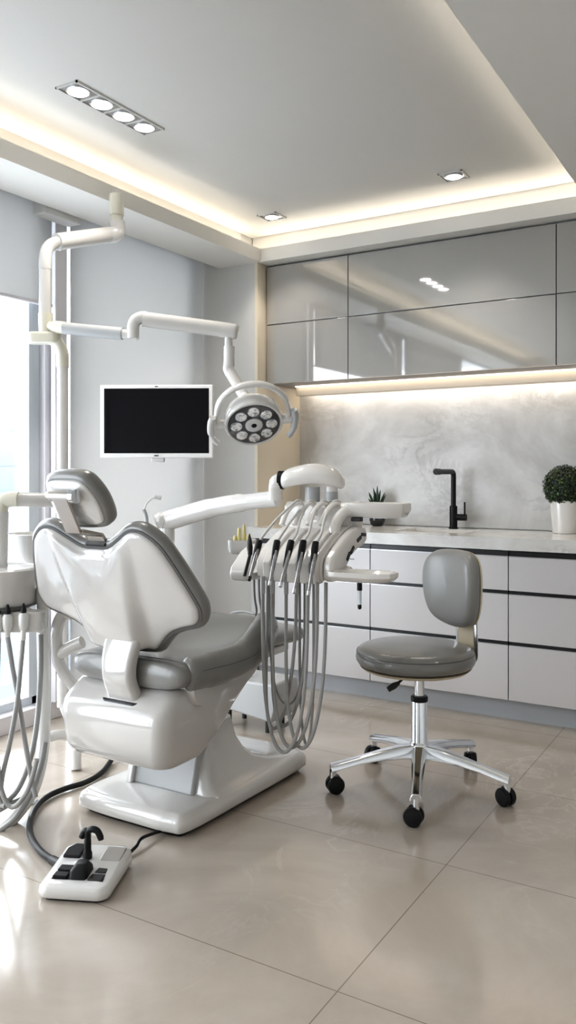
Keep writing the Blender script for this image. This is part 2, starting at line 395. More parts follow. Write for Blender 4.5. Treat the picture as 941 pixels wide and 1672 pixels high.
# ------------------------------------------------------------------ wall cabinets
UX = [XR+.004, -2.124, -.968, .19, 1.35]
ulab = ['narrow glossy grey wall cabinet beside the column, two stacked doors','wide glossy grey wall cabinet over the sink, two stacked doors','glossy grey wall cabinet at the right edge, above the potted ball shrub','glossy grey wall cabinet beyond the right edge']
for i in range(4):
    a, b_ = UX[i], UX[i+1]
    t = thing('wall_cabinet', ((a+b_)/2,4.19,1.755), ulab[i], 'wall cabinet')
    MB().box(a+.002,b_-.002,4.21,YB-.001,1.757,2.465).build('carcass', carc_m, t)
    MB().box(a+.002,b_-.002,4.19,4.21,1.755,2.106).build('lower_door', upper_m, t, bevel=.0015, seg=2)
    MB().box(a+.002,b_-.002,4.19,4.21,2.111,2.457).build('upper_door', upper_m, t, bevel=.0015, seg=2)
t = thing('cabinet_light_bar', (-.6,4.48,1.70), 'long cream light bar glowing under the wall cabinets', 'light bar')
MB().box(XR+.07,1.5,4.43,4.50,1.700,1.756).build('valance', mat('cream_valance', (.72,.64,.54), .4), t, bevel=.003)
MB().box(XR+.08,1.5,4.535,4.55,1.748,1.755).build('wall_wash_strip', led2_m, t)
MB().box(XR+.08,1.5,4.405,4.415,1.751,1.7565).build('front_strip', mat('soft_strip',(1,1,1),.5,emit=(1,.84,.66),es=4), t)

# ------------------------------------------------------------------ worktop, sink, base cabinets
sx0, sx1, sy0, sy1 = -1.82,-1.44,4.17,4.44
mb = MB(); cx0, cx1, cy0, cy1 = XR+.001,1.55,3.99,YB-.001
for b_ in ((cx0,sx0,cy0,cy1),(sx1,cx1,cy0,cy1),(sx0,sx1,cy0,sy0),(sx0,sx1,sy1,cy1)): mb.box(*b_,.842,.902)
tag(mb.build('worktop', count_m), 'white marble worktop running along the wall above the drawers', 'worktop')
t = thing('sink', ((sx0+sx1)/2,(sy0+sy1)/2,.70), 'rectangular basin sunk in the marble worktop below the black tap', 'sink')
mb = MB(); g = .0015
mb.box(sx0+g,sx1-g,sy0+g,sy1-g,.70,.712); mb.box(sx0+g,sx0+.012,sy0+g,sy1-g,.712,.898); mb.box(sx1-.012,sx1-g,sy0+g,sy1-g,.712,.898)
mb.box(sx0+.012,sx1-.012,sy0+g,sy0+.012,.712,.898); mb.box(sx0+.012,sx1-.012,sy1-.012,sy1-g,.712,.898)
mb.build('basin', potw_m, t); MB().lathe([(.03,.712),(.03,.716),(.02,.717)], (-1.63,4.3,0), 24).build('drain', chrome_m, t)
DX = [-2.652,-1.905,-1.158,-.411,.336,1.083]
dl = ['white three drawer base cabinet behind the hoses of the instrument unit','white three drawer base cabinet under the sink behind the stool','white three drawer base cabinet right of the stool, at the right edge','white three drawer base cabinet beyond the right edge of the view','white three drawer base cabinet furthest right']
for i in range(5):
    a, b_ = DX[i], DX[i+1]
    t = thing('base_cabinet', ((a+b_)/2,4.3,0), dl[i], 'drawer cabinet')
    mb = MB(); mb.box(a+.001,b_-.001,4.045,YB-.03,.10,.69); mb.box(a+.001,b_-.001,4.045,4.06,.69,.80)
    mb.build('carcass', carc_m, t)
    MB().box(a,b_,4.07,4.09,0,.10).build('toe_kick', kick_m, t)
    for z0, z1 in ((.104,.372),(.392,.622),(.642,.808)):
        d_ = MB().box(a+.0025,b_-.0025,4.02,4.04,z0,z1).build('drawer', cabw_m, t, bevel=.001, seg=1)
        MB().box(a+.0025,b_-.0025,4.028,4.044,z1,z1+.019 if z1 < .8 else .835).build('handle_channel', gap_m, d_)
        MB().box(a+.0025,b_-.0025,4.0195,4.026,z1,z1+.003).build('handle_edge', alu_m, d_)
MB().box(XR+.001,DX[0],4.03,4.05,.0,.835).build('filler_panel', cabw_m); tag(bpy.data.objects['filler_panel'], 'narrow white filler panel between the drawers and the column', 'panel')
MB().box(-2.045,-2.0,4.017,4.0195,.748,.754).build('drawer_mark', mat('grey_mark',(.2,.2,.22),.4), bpy.data.objects['base_cabinet'])

# faucet
fx, fy = -1.61, 4.50
t = thing('faucet', (fx,fy,.902), 'tall matte black tap with square bend standing behind the sink', 'tap')
MB().lathe([(.026,.902),(.026,.91),(.022,.912),(.022,1.03),(.016,1.034)], (fx,fy,0), 24).build('base', fauc_m, t)
MB().tube(catmull([(fx,fy,1.03),(fx,fy,1.15),(fx,fy,1.205),(fx,fy-.012,1.222),(fx,fy-.04,1.226),(fx,fy-.13,1.226),(fx,fy-.265,1.226)],6), .0145, 14).build('spout', fauc_m, t)
MB().tube([(fx,fy-.225,1.226),(fx,fy-.275,1.226)], .0175, 14).build('spray_head', fauc_m, t)
MB().tube([(fx+.02,fy,.968),(fx+.075,fy,.968)], .019, 16).build('mixer', fauc_m, t)
MB().tube([(fx+.066,fy,.97),(fx+.066,fy,1.055)], .005, 8).build('lever', fauc_m, t)
# succulent
sxp, syp = -2.085, 4.50
t = thing('potted_succulent', (sxp,syp,.902), 'small spiky succulent in a round glossy black pot on the worktop', 'plant')
MB().lathe([(.028,.902),(.042,.915),(.048,.94),(.046,.965),(.036,.982),(.031,.98),(.03,.97)], (sxp,syp,0), 28).build('pot', potb_m, t)
MB().lathe([(.033,.966),(.001,.97)], (sxp,syp,0), 20).build('soil', soil_m, t)
for k in range(13):
    a = 2*PI*k/6.5; r = 0 if k == 0 else (.35+.5*(k%3)/2); h = .17*(1-.45*r*r)*random.uniform(.85,1.1) if k else .175
    dx, dy = math.cos(a)*r, math.sin(a)*r
    p0 = Vector((sxp+dx*.012, syp+dy*.012, .968)); p1 = p0+Vector((dx*.035,dy*.035,h*.6)); p2 = p0+Vector((dx*.075,dy*.075,h))
    MB().tube(catmull([p0,p1,p2],4), [.0075,.0075,.008,.0075,.007,.0065,.005,.003,.0008], 7).build('leaf', succ_m, t)
# boxwood ball
bx_, by_ = -.985, 4.47
t = thing('potted_ball_shrub', (bx_,by_,.902), 'clipped dark green ball shrub in a tall white pot on the worktop', 'plant')
MB().lathe([(.062,.902),(.066,.904),(.078,1.075),(.073,1.075),(.071,1.05)], (bx_,by_,0), 36).build('pot', potw_m, t)
MB().lathe([(.071,1.055),(.001,1.06)], (bx_,by_,0), 24).build('soil', soil_m, t)
def leafball(n, R, m, name, seed, lo=.86):
    rnd = random.Random(seed); mb = MB()
    c = Vector((bx_,by_,1.145))
    for _ in range(n):
        z = rnd.uniform(-.85,1); a = rnd.uniform(0,2*PI); q = math.sqrt(max(0,1-z*z)); nrm = Vector((q*math.cos(a),q*math.sin(a),z))
        p = c+nrm*R*rnd.uniform(lo,1.03); t1 = nrm.orthogonal().normalized(); t1.rotate(Matrix.Rotation(rnd.uniform(0,2*PI),3,nrm)); t2 = nrm.cross(t1)
        s = rnd.uniform(.006,.010); up = nrm*rnd.uniform(-.3,.9)
        v = [mb.bm.verts.new(p+x) for x in (-t1*s, t2*s*.6+up*s*.3, t1*s+up*s, -t2*s*.6+up*s*.3)]
        mb.bm.faces.new(v)
    return mb.build(name, m, t)
MB().lathe([(.001,1.06),(.05,1.07),(.085,1.10),(.098,1.145),(.085,1.195),(.05,1.23),(.001,1.242)], (bx_,by_,0), 24).build('inner_foliage', leafd_m, t)
leafball(3200, .112, leafd_m, 'outer_foliage', 3); leafball(260, .113, leafl_m, 'fresh_foliage', 5, .95)

# ------------------------------------------------------------------ dental chair
CX = -1.90
ch = thing('dental_chair', (CX,2.4,0), 'white dental chair with grey leather cushions standing on a glossy base plate', 'dental chair')
# base plate
def plate(z, ins):
    o = [(-2.195+ins,2.19+ins),(-2.11,2.145+ins),(-1.9,2.14+ins),(-1.76,2.145+ins),(-1.70-ins,2.19+ins),(-1.685-ins,2.5),(-1.675-ins,2.88),(-1.70-ins,2.95-ins),(-1.78,2.975-ins),(-2.0,2.98-ins),(-2.12+ins,2.97-ins),(-2.17+ins,2.9),(-2.185+ins,2.5)]
    return [Vector((p.x,p.y,z)) for p in catmull([(a,b,0) for a,b in o],5,True)]
MB().ring_faces([plate(.0,.03),plate(.018,.022)]).build('rubber_gasket', black_m, ch)
MB().ring_faces([plate(.016,.010),plate(.024,.001),plate(.05,0),plate(.066,.006),plate(.075,.018),plate(.079,.030)]).build('base_plate', white_m, ch, smooth=60)
# pedestal: flared skirt plus the grey lift panel
def ped(z, x0, x1, y0, y1, r=.05): return [Vector((a,b,z)) for a,b in rrect(x0,x1,y0,y1,r)]
MB().ring_faces([ped(.075,-2.12,-1.705,2.33,2.92,.04),ped(.084,-2.10,-1.72,2.335,2.84,.04),ped(.10,-2.09,-1.735,2.34,2.76,.04),ped(.13,-2.08,-1.75,2.35,2.68,.04),ped(.17,-2.06,-1.765,2.365,2.63,.04),ped(.22,-2.05,-1.78,2.385,2.60,.04),ped(.30,-2.04,-1.79,2.41,2.58,.04)]).build('pedestal_skirt', white_m, ch, smooth=60)
mb = MB(); mb.prism([(2.312,.078),(2.50,.078),(2.50,.30),(2.37,.30)], 'x', -2.06, -1.79); mb.build('lift_panel', lgrey_m, ch, bevel=.008)
for s, nx in ((-1,-2.072),):
    MB().prism([(2.295,.078),(2.5,.078),(2.5,.22),(2.50,.30),(2.36,.30)], 'x', nx-.014, nx+.014).build('lift_side_cheek', white_m, ch, bevel=.006)
# body
secs = [(.258,2.08,2.18,.19),(.262,2.05,2.225,.212),(.274,2.03,2.26,.228),(.30,2.015,2.30,.236),(.35,2.008,2.365,.240),(.40,2.004,2.42,.244),(.428,2.006,2.46,.245),(.446,2.013,2.49,.244),(.462,2.026,2.52,.242),(.484,2.055,2.57,.240),(.510,2.085,2.62,.232),(.514,2.11,2.60,.22)]
MB().ring_faces([[Vector((a,b,z)) for a,b in rrect(-1.898-h*.965,-1.898+h*.965,y0,y1,.055)] for z,y0,y1,h in secs]).build('chair_body', shellw_m, ch, smooth=60)
MB().ring_faces([[Vector((a,b+dy,z+b*.35-.72)) for a,b in rrect(-1.952,-1.794,2.022,2.092,.022)] for z,dy in ((.435,.0),(.480,.006))]).build('support_gap_shade', dark_m, ch, smooth=60)  # dark ring stands in for the shaded gap around the arm
# round hip cover under the bolster
MB().tube([(-1.70,2.20,.508),(-1.645,2.20,.508)], [.075,.06], 28).build('hip_cover', shellw_m, ch, smooth=50)
# backrest support arm
def armsec(y, z, w, th, tilt):
    pts = rrect(-w/2,w/2,-th/2,th/2,min(th*.42,.018),4); c, s = math.cos(tilt), math.sin(tilt)
    return [Vector((-1.873+a, y+b*c, z+b*s)) for a,b in pts]
P = catmull([(2.085,.43,0),(2.06,.49,0),(2.035,.55,0),(2.04,.62,0),(2.07,.70,0)],5)
wd = catmull([(.135,0,0),(.13,0,0),(.125,0,0),(.135,0,0),(.15,0,0)],5)
MB().ring_faces([armsec(p.x,p.y,w.x,.05,.1) for p, w in zip(P, wd)]).build('backrest_support', shellw_m, ch, smooth=60)
# backrest
half = [(0,.232),(.05,.234),(.10,.262),(.15,.292),(.19,.300),(.235,.288),(.285,.245),(.315,.185),(.340,.12),(.364,.05),(.372,.01),(.36,-.035),(.33,-.066),(.27,-.085),(.215,-.11),(.165,-.155),(.13,-.185),(.07,-.195)]
full = half+[(0,-.197)]+[(-a,b) for a,b in reversed(half[1:])]
def smooth2(pl, n=4): return [(p.x,p.y) for p in catmull([(a,b,0) for a,b in pl], n, True)]
BO = (CX,2.05,.79); BB = (0,-.43,.903); BN = (0,-.903,-.43); AX = (1,0,0)
o = MB(); ol = smooth2(full)
def bconc(a, b, s): return .14*a*a*0
pillow(o, ol, BO, AX, BB, BN, [(0,.05,-.034),(0,.5,-.035),(.0,.8,-.040),(.03,1,-.046),(.014,1,-.042),(.005,1,-.033),(.001,1,-.022),(.0,1,-.012),(.004,1,0),(.012,1,.006),(.03,1,.004),(0,.6,.004),(0,.05,.004)])
back = o.build('backrest', leather_m, ch, smooth=70)
shell_ol = []
n = len(ol); ctr = (0,.05)
def sm(x, a, b):
    t = max(0, min(1, (x-a)/(b-a))); return t*t*(3-2*t)
def ridge(a, b, s):
    t = sm(b, -.2, .24)          # 0 bottom .. 1 top
    wl = .10+.045*t; r = (1-sm(abs(a+.02), wl-.008, wl+(.02 if a < 0 else .05)))
    h = .036*(1-t)+.008
    edge = sm(1-s, 0, .10)
    dome = .018*(1-min(1,s*s))
    cut = .010*(1-sm(abs(a-.035-.05*t*0), .0, .035))*sm(.16-b,0,.15)*0
    return edge*(r*h)+dome-cut
prof = [(.022,1,-.004),(.022,1,.008),(.025,1,.014),(.031,1,.018)]+[(.031,k/24,.019) for k in range(23,0,-1)]
o = MB(); pillow(o, ol, BO, AX, BB, BN, prof, ridge); o.build('backrest_shell', shellw_m, back, smooth=60)
o = MB(); pillow(o, ol, BO, AX, BB, BN, [(.013,1,.0),(.013,1,.009),(.024,1,.010),(.024,1,.0)]); o.build('shell_gasket', edge_m, back, smooth=40)
# headrest
HO = (-1.905,1.868,1.135); HB = (0,-.46,.888); HN = (0,-.888,-.46)
hol = smooth2([(-.075,.088),(0,.093),(.060,.087),(.09,.065),(.115,.015),(.122,-.035),(.115,-.076),(.085,-.098),(.03,-.105),(-.05,-.104),(-.095,-.09),(-.115,-.04),(-.115,.015),(-.103,.065)])
o = MB(); pillow(o, hol, HO, AX, HB, HN, [(0,.05,-.058),(0,.6,-.060),(.03,1,-.056),(.012,1,-.050),(.003,1,-.040),(0,1,-.03),(.0,1,-.012),(.006,1,0),(.018,1,.004),(0,.6,.004),(0,.05,.004)])
head = o.build('headrest', leather_m, ch, smooth=70)
def hd(a,b,s): return .012*(1-min(1,s*s))
o = MB(); pillow(o, hol, HO, AX, HB, HN, [(.020,1,.0),(.020,1,.008),(.023,1,.012),(.029,1,.014)]+[(.029,k/8,.015) for k in range(7,0,-1)], hd); o.build('headrest_shell', white_m, head, smooth=60)
def hp(a, b, n_): return Vector(HO)+Vector(AX)*a+Vector(HB).normalized()*b+Vector(HN).normalized()*n_
MB().tube([hp(-.052,.035,.04),hp(.045,.035,.04)], .017, 20).build('headrest_hinge', steel_m, head)
MB().tube([hp(.040,.035,.04),hp(.058,.035,.04)], .022, 24).build('hinge_knob', chrome_m, head)
MB().tube([hp(-.052,.035,.04),hp(-.070,.035,.03)], .012, 20).build('hinge_cap', white_m, head)
brk = thing('x',(0,0,0),'x','x'); bpy.data.objects.remove(brk)
def strap(pts, w, th, name, m, par):
    P = [Vector(p) for p in pts]; rings = []
    for i, p in enumerate(P):
        t = (P[min(i+1,len(P)-1)]-P[max(i-1,0)]).normalized(); nn = Vector((1,0,0)).cross(t).normalized()
        rings.append([p+Vector((a*w/2,0,0))+nn*(b*th/2) for a,b in ((-1,-1),(1,-1),(1,1),(-1,1))])
    return MB().ring_faces(rings).build(name, m, par, bevel=.002)
strap([hp(0,.035,.052),hp(0,-.09,.050)], .062, .010, 'headrest_bracket', steel_m, ch)
strap([hp(.0,-.085,.046),Vector((-1.90,1.95,1.022)),Vector((-1.895,1.972,.985))], .072, .012, 'bracket_slide', steel_m, ch)
strap([Vector((-1.895,1.955,1.0)),Vector((-1.89,1.99,.95))], .085, .03, 'bracket_socket', dark_m, ch)
# seat + leg rest: swept rounded sections along the chair
def seatsec(y, zc, hw, th, cxx=-1.885, dish=0.0, tilt=0.0, n=40):
    r = []
    for k in range(n):
        a = 2*PI*k/n; ca, sa = math.cos(a), math.sin(a)
        x = math.copysign(abs(ca)**.46, ca)*hw; z = math.copysign(abs(sa)**.78, sa)*th/2
        if sa > 0: z -= dish*(1-(x/hw)**2)
        r.append(Vector((cxx+x, y-z*math.sin(tilt), zc+z*math.cos(tilt))))
    return r
sk = [(2.065,.558,.20,.05,0),(2.075,.560,.235,.09,.004),(2.10,.562,.25,.10,.008),(2.18,.562,.252,.105,.014),(2.28,.560,.255,.112,.025),(2.36,.562,.268,.135,.045),(2.44,.578,.278,.155,.058),(2.52,.602,.276,.160,.055),(2.59,.620,.262,.15,.030),(2.65,.617,.235,.12,.01),(2.69,.605,.20,.07,.0)]
kp = catmull([(a,b,c) for a,b,c,_,_ in sk],4); kq = catmull([(d,e,0) for _,_,_,d,e in sk],4)
MB().ring_faces([seatsec(p.x,p.y,p.z,q.x,dish=q.y) for p,q in zip(kp,kq)]).build('seat_cushion', leather_m, ch, smooth=70)
lk = [(2.68,.562,.15,.05),(2.69,.562,.165,.075),(2.73,.560,.17,.082),(2.86,.550,.168,.080),(2.97,.540,.160,.077),(3.04,.534,.15,.072),(3.085,.53,.12,.055),(3.095,.53,.09,.03)]
kp = catmull([(a,b,c) for a,b,c,_ in lk],4); kq = catmull([(d,0,0) for *_,d in lk],4)
MB().tube(catmull([(-1.672,2.125,.562),(-1.662,2.15,.562),(-1.650,2.22,.561),(-1.640,2.32,.561),(-1.635,2.39,.566),(-1.634,2.45,.582),(-1.640,2.52,.612),(-1.655,2.58,.636),(-1.685,2.635,.640),(-1.73,2.665,.628)],6),
    [.034,.040,.045,.048]+[.050]*8+[.053]*14+[.055]*14+[.052]*6+[.046]*5+[.036,.028,.020,.012], 24, squash=(1.12,.92,(0,0,1))).build('side_bolster', leather_m, ch, smooth=80)
leg = MB().ring_faces([seatsec(p.x,p.y,p.z,q.x,cxx=-1.90) for p,q in zip(kp,kq)]).build('leg_rest', leather2_m, ch, smooth=70)
MB().ring_faces([[Vector((a,b,z)) for a,b in rrect(-2.02,-1.77,2.5,2.98,.05)] for z in (.478,.512)]).build('leg_rest_tray', white_m, ch, bevel=.008)
def seam(y, k):
    return
# stitched seams on the cushion
def onseat(y):
    for i in range(len(sk)-1):
        if sk[i][0] <= y <= sk[i+1][0]:
            f = (y-sk[i][0])/(sk[i+1][0]-sk[i][0]); return [sk[i][j]+(sk[i+1][j]-sk[i][j])*f for j in range(5)]
s_ = onseat(2.115); ring = seatsec(2.115,s_[1],s_[2]+.0008,s_[3]+.0016,dish=s_[4])
MB().tube([p for p in ring[-11:]+ring[:12]], .0014, 6).build('cross_seam', edge_m, ch)
MB().tube(catmull([(-1.622,2.135,.575),(-1.604,2.20,.578),(-1.592,2.30,.576),(-1.583,2.40,.583),(-1.580,2.47,.604),(-1.590,2.54,.634),(-1.612,2.60,.652)],6), .0013, 6).build('side_seam', edge_m, ch)
# armrest loop on the far side
pts = [W(118,1003,3.0),W(103,1002,3.0),W(93,1025,3.0),(W(92,1055,3.0)),W(97,1085,3.0),W(112,1110,3.0),W(128,1128,3.0)]
MB().tube(catmull(pts,6), .022, 14).build('side_loop', white_m, ch, smooth=60)
MB().tube(catmull([W(97,1068,3.0),W(112,1058,2.99),W(134,1048,2.98)],5), .022, 14).build('loop_branch', white_m, ch, smooth=60)
# dark cable at the rear of the base
MB().tube(catmull([Vector((-1.80,2.16,.012)),W(232,1368,2.70),W(222,1382,2.66),W(205,1398,2.60)],6), .0055, 8).build('foot_cable', black_m, ch)

# ------------------------------------------------------------------ foot control
ang = math.radians(24.2); ux = Vector((math.cos(ang),math.sin(ang),0)); uy = Vector((-math.sin(ang),math.cos(ang),0)); FO = Vector((-1.785,1.80,0))
fc = thing('foot_control', FO, 'white foot control with black buttons and hooked handle on the floor', 'foot control')
def fp(a, b, z): return FO+ux*a+uy*b+Vector((0,0,z))
def fring(x0,x1,y0,y1,r,zf): return [fp(a,b,zf(b)) for a,b in rrect(x0,x1,y0,y1,r)]
hwid, hl = .107, .130
top = lambda b: .042+.015*sm(b,-.03,.10)
MB().ring_faces([fring(-hwid+.012,hwid-.012,-hl+.012,hl-.012,.03,lambda b:0),fring(-hwid+.010,hwid-.010,-hl+.010,hl-.010,.03,lambda b:.010)]).build('rubber_base', black_m, fc)
MB().ring_faces([fring(-hwid+.004,hwid-.004,-hl+.004,hl-.004,.035,lambda b:.008),fring(-hwid,hwid,-hl,hl,.035,lambda b:.018),fring(-hwid+.002,hwid-.002,-hl+.002,hl-.002,.035,lambda b:top(b)-.010),fring(-hwid+.008,hwid-.008,-hl+.008,hl-.008,.032,lambda b:top(b)-.003),fring(-hwid+.018,hwid-.018,-hl+.018,hl-.018,.025,top)]).build('housing', white_m, fc, smooth=60)
def fpad(poly, z0, h, name, m, par=fc, bev=.004):
    return MB().ring_faces([[fp(a,b,top(b)+z0) for a,b in poly],[fp(a,b,top(b)+z0+h) for a,b in poly]]).build(name, m, par, bevel=bev)
fpad([(-.078,-.085),(.078,-.085),(.074,-.01),(.03,.015),(-.078,.0)], -.004, .0055, 'control_panel', dark_m, bev=.0015)
for a in (-.075,):
    fpad([(a,-.082),(a+.045,-.082),(a+.045,-.052),(a,-.052)], .0, .010, 'rocker_button', black_m)
    fpad([(a,-.044),(a+.045,-.044),(a+.045,-.012),(a,-.012)], .0, .010, 'rocker_button', black_m)
fpad([(.030,-.084),(.074,-.084),(.074,-.048),(.034,-.048)], .0, .006, 'flat_button', dark_m)
fpad([(.036,-.042),(.072,-.042),(.070,-.014),(.04,-.012)], .0, .006, 'flat_button', dark_m)
MB().ring_faces([[fp(a,b,.040) for a,b in rrect(-.028,.028,-.085,-.010,.012)],[fp(a,b,.062) for a,b in rrect(-.026,.026,-.078,-.014,.012)],[fp(a,b,.076) for a,b in rrect(-.016,.016,-.058,-.022,.012)]]).build('joystick_pedal', black_m, fc, bevel=.004)
fpad([(-.088,.030),(-.035,.030),(-.035,.098),(-.070,.098),(-.088,.07)], -.002, .012, 'left_pedal', black_m)
fpad([(.028,.025),(.092,.025),(.092,.098),(.028,.102)], -.006, .0105, 'right_pedal', ped_m)
hk = [fp(-.012,.035,.040),fp(-.012,.036,.075),fp(-.012,.037,.115),fp(-.010,.036,.132),fp(.004,.034,.140),fp(.020,.032,.136),fp(.030,.030,.120),fp(.032,.030,.112)]
MB().tube(catmull(hk,5), [.014,.011,.010,.010,.010,.010,.010,.009], 12).build('hook_handle', black_m, fc, smooth=60)
MB().tube(catmull([fp(-.032,.038,.112),fp(-.022,.037,.132),fp(-.010,.036,.134)],4), .009, 10).build('handle_tab', black_m, fc)
def FL(px, py, z=.0):
    d = F*(CAMZ-z)/(py-HOR); p = W(px, py, d); return p
hz = .014
hp_ = [FL(97,1410,.02)]+[FL(a,b,hz) for a,b in ((85,1404),(66,1390),(51,1368),(48,1345),(57,1320),(78,1300),(108,1287),(140,1277),(165,1262),(180,1243))]+[FL(186,1230,.03)]
MB().tube(catmull(hp_,6), .0105, 14).build('thick_hose', black_m, fc, smooth=60)
MB().tube([hp_[0],hp_[1]], .0140, 14).build('hose_sleeve', black_m, fc)

# ------------------------------------------------------------------ operating lamp with its pipes
lp = thing('operating_lamp', W(190,318,3.7), 'white dental operating lamp on jointed pipes hanging from the soffit', 'operating lamp')
def tubepart(pts, r, name, m, par, n=6, seg=16, **k): return MB().tube(catmull(pts,n) if len(pts)>2 else pts, r, seg).build(name, m, par, smooth=60, **k)
mt = W(190,318,3.7)
tubepart([Vector((mt.x,mt.y,2.469)),W(190,352,3.7)], .032, 'ceiling_mount', cream_m, lp)
tubepart([W(190,350,3.7),W(190,368,3.7)], .027, 'mount_neck', cream_m, lp)
tubepart([W(190,362,3.7),W(191,378,3.7),W(186,383,3.69),W(165,385,3.67)], .036, 'top_elbow', white_m, lp)
tubepart([W(181,383,3.69),W(92,395,3.46)], .036, 'top_arm', white_m, lp)
tubepart([W(100,394,3.47),W(86,398,3.45),W(76,408,3.43),W(73,426,3.42),W(73,440,3.42)], .026, 'bent_pipe', white_m, lp)
tubepart([W(73,424,3.42),W(73,512,3.42)], .0245, 'drop_pipe', white_m, lp)
tubepart([W(74,512,3.42),W(75,552,3.42)], .029, 'swivel_joint', cream_m, lp)
tubepart([W(60,548,3.42),W(80,549,3.42)], .0, 'x', cream_m, lp); bpy.data.objects.remove(bpy.data.objects['x'])
MB().ring_faces([[W(56,551,3.42)+RT*a+FW*b+Vector((0,0,z)) for a,b in rrect(-.03,.11,-.035,.035,.033)] for z in (-.028,.022)]).build('swivel_housing', cream_m, lp, bevel=.014, seg=4)
tubepart([W(82,552,3.42),W(93,560,3.42),W(101,576,3.42),W(102,600,3.42)], .026, 'lower_bend', cream_m, lp)
tubepart([W(102,594,3.42),Vector((W(102,594,3.42).x,W(102,594,3.42).y,.25))], .0235, 'floor_pole', white_m, lp)
tubepart([W(116,1150,3.42),W(122,1190,3.40),W(124,1255,3.38)], .022, 'pole_foot', white_m, lp)
q = W(102,594,3.42)
tubepart([Vector((q.x,q.y,.27)), W(124,1200,3.39)], .022, 'pole_link', white_m, lp)
tubepart([W(76,533,3.42),W(92,534,3.40),W(108,536,3.38)], [.022,.026,.026], 'swivel_branch', cream_m, lp)
tubepart([W(104,536,3.38),W(200,545,3.34)], .0255, 'grey_arm', lgrey_m, lp)
tubepart([W(198,545,3.34),W(224,547,3.33)], .020, 'arm_end', white_m, lp)
tubepart([W(217,553,3.33),W(217,534,3.33),W(221,523,3.33),W(232,518,3.33),W(240,519,3.33)], .025, 'arm_elbow', white_m, lp)
tubepart([W(233,521,3.33),W(362,538,3.36)], .031, 'spring_arm', white_m, lp)
MB().tube([W(360,538,3.36),W(382,541.3,3.36),W(386,541.9,3.36),W(388.5,542.3,3.36)], [.0315,.0315,.029,.022], 20).build('spring_arm_cap', white_m, lp, smooth=60)
tubepart([W(373,548,3.36),W(373,575,3.36)], .016, 'lamp_neck', white_m, lp)
tubepart([W(374,566,3.36),W(374,597,3.36)], .023, 'lamp_swivel', white_m, lp)
tubepart([W(374,594,3.36),W(373,603,3.36),W(377,612,3.355)], .0235, 'stem_bend', white_m, lp)
MB().tube([W(375,608,3.355),W(401,652,3.29)], [.0225,.0215], 18).build('lamp_stem', white_m, lp, smooth=60)
# lamp head
LC = W(414,691,3.22)
nz = (-FW*.80 + Vector((0,0,-.86)) + RT*.16).normalized()
lx = (RT - nz*RT.dot(nz)).normalized(); ly = nz.cross(lx) ; ly = -ly if ly.z < 0 else ly
LM = Matrix((( lx.x,ly.x,nz.x,LC.x),(lx.y,ly.y,nz.y,LC.y),(lx.z,ly.z,nz.z,LC.z),(0,0,0,1)))
hdm = MB().lathe([(.001,-.085),(.05,-.083),(.085,-.076),(.105,-.058),(.113,-.030),(.115,.004),(.111,.010),(.104,.010),(.102,.004),(.001,.004)], seg=48, M=LM).build('lamp_head', white_m, lp, smooth=50)
MB().lathe([(.101,.003),(.101,.008),(.099,.009),(.001,.009)], seg=48, M=LM).build('lamp_face', facep_m, hdm)
for k in range(8):
    a = PI/2+2*PI*k/8; R_ = .069
    M2 = LM @ Matrix.Translation((math.cos(a)*R_, math.sin(a)*R_, 0))
    MB().lathe([(.0225,.006),(.0225,.013),(.019,.014),(.001,.011)], seg=24, M=M2).build('reflector', lens_m, hdm, smooth=50)
MB().lathe([(.034,.006),(.034,.014),(.030,.016),(.011,.015),(.010,.008),(.001,.008)], seg=32, M=LM).build('centre_ring', matte_m, hdm, smooth=50)
MB().lathe([(.010,.009),(.010,.0155),(.001,.0155)], seg=20, M=LM).build('sensor', black_m, hdm)
def lh(x,y,z): return LM @ Vector((x,y,z))
# yoke
yk = catmull([lh(-.128,.0,-.01),lh(-.142,.03,-.02),lh(-.125,.09,-.04),lh(-.07,.132,-.06),lh(0,.145,-.065),lh(.07,.132,-.06),lh(.125,.09,-.04),lh(.142,.03,-.02),lh(.128,.0,-.01)],6)
MB().tube(yk, .015, 12, squash=(1.3,.7,tuple(-FW))).build('yoke', white_m, lp, smooth=60)
for s in (-1,1):
    MB().tube([lh(s*.105,.0,-.01),lh(s*.150,-.002,-.01)], [.020,.019], 16).build('handle_pivot', white_m, lp, smooth=60)
    gh = catmull([lh(s*.158,.050,.0),lh(s*.166,.02,.0),lh(s*.170,-.02,.004),lh(s*.163,-.055,.01),lh(s*.145,-.078,.014)] if s<0 else [lh(s*.158,.050,.0),lh(s*.166,.02,.0),lh(s*.160,-.03,.004),lh(s*.148,-.06,.01),lh(s*.135,-.075,.014)],5)
    MB().tube(gh, [.013]*4+[.014]*8+[.011]*9, 12).build('grip_handle', lgrey_m if s>0 else white_m, lp, smooth=60)
MB().tube([W(399,648,3.295),lh(-.01,.045,-.075)], [.0225,.024], 16).build('stem_joint', white_m, lp, smooth=60)

# ------------------------------------------------------------------ monitor on the column
MC = W(255,688,3.75)
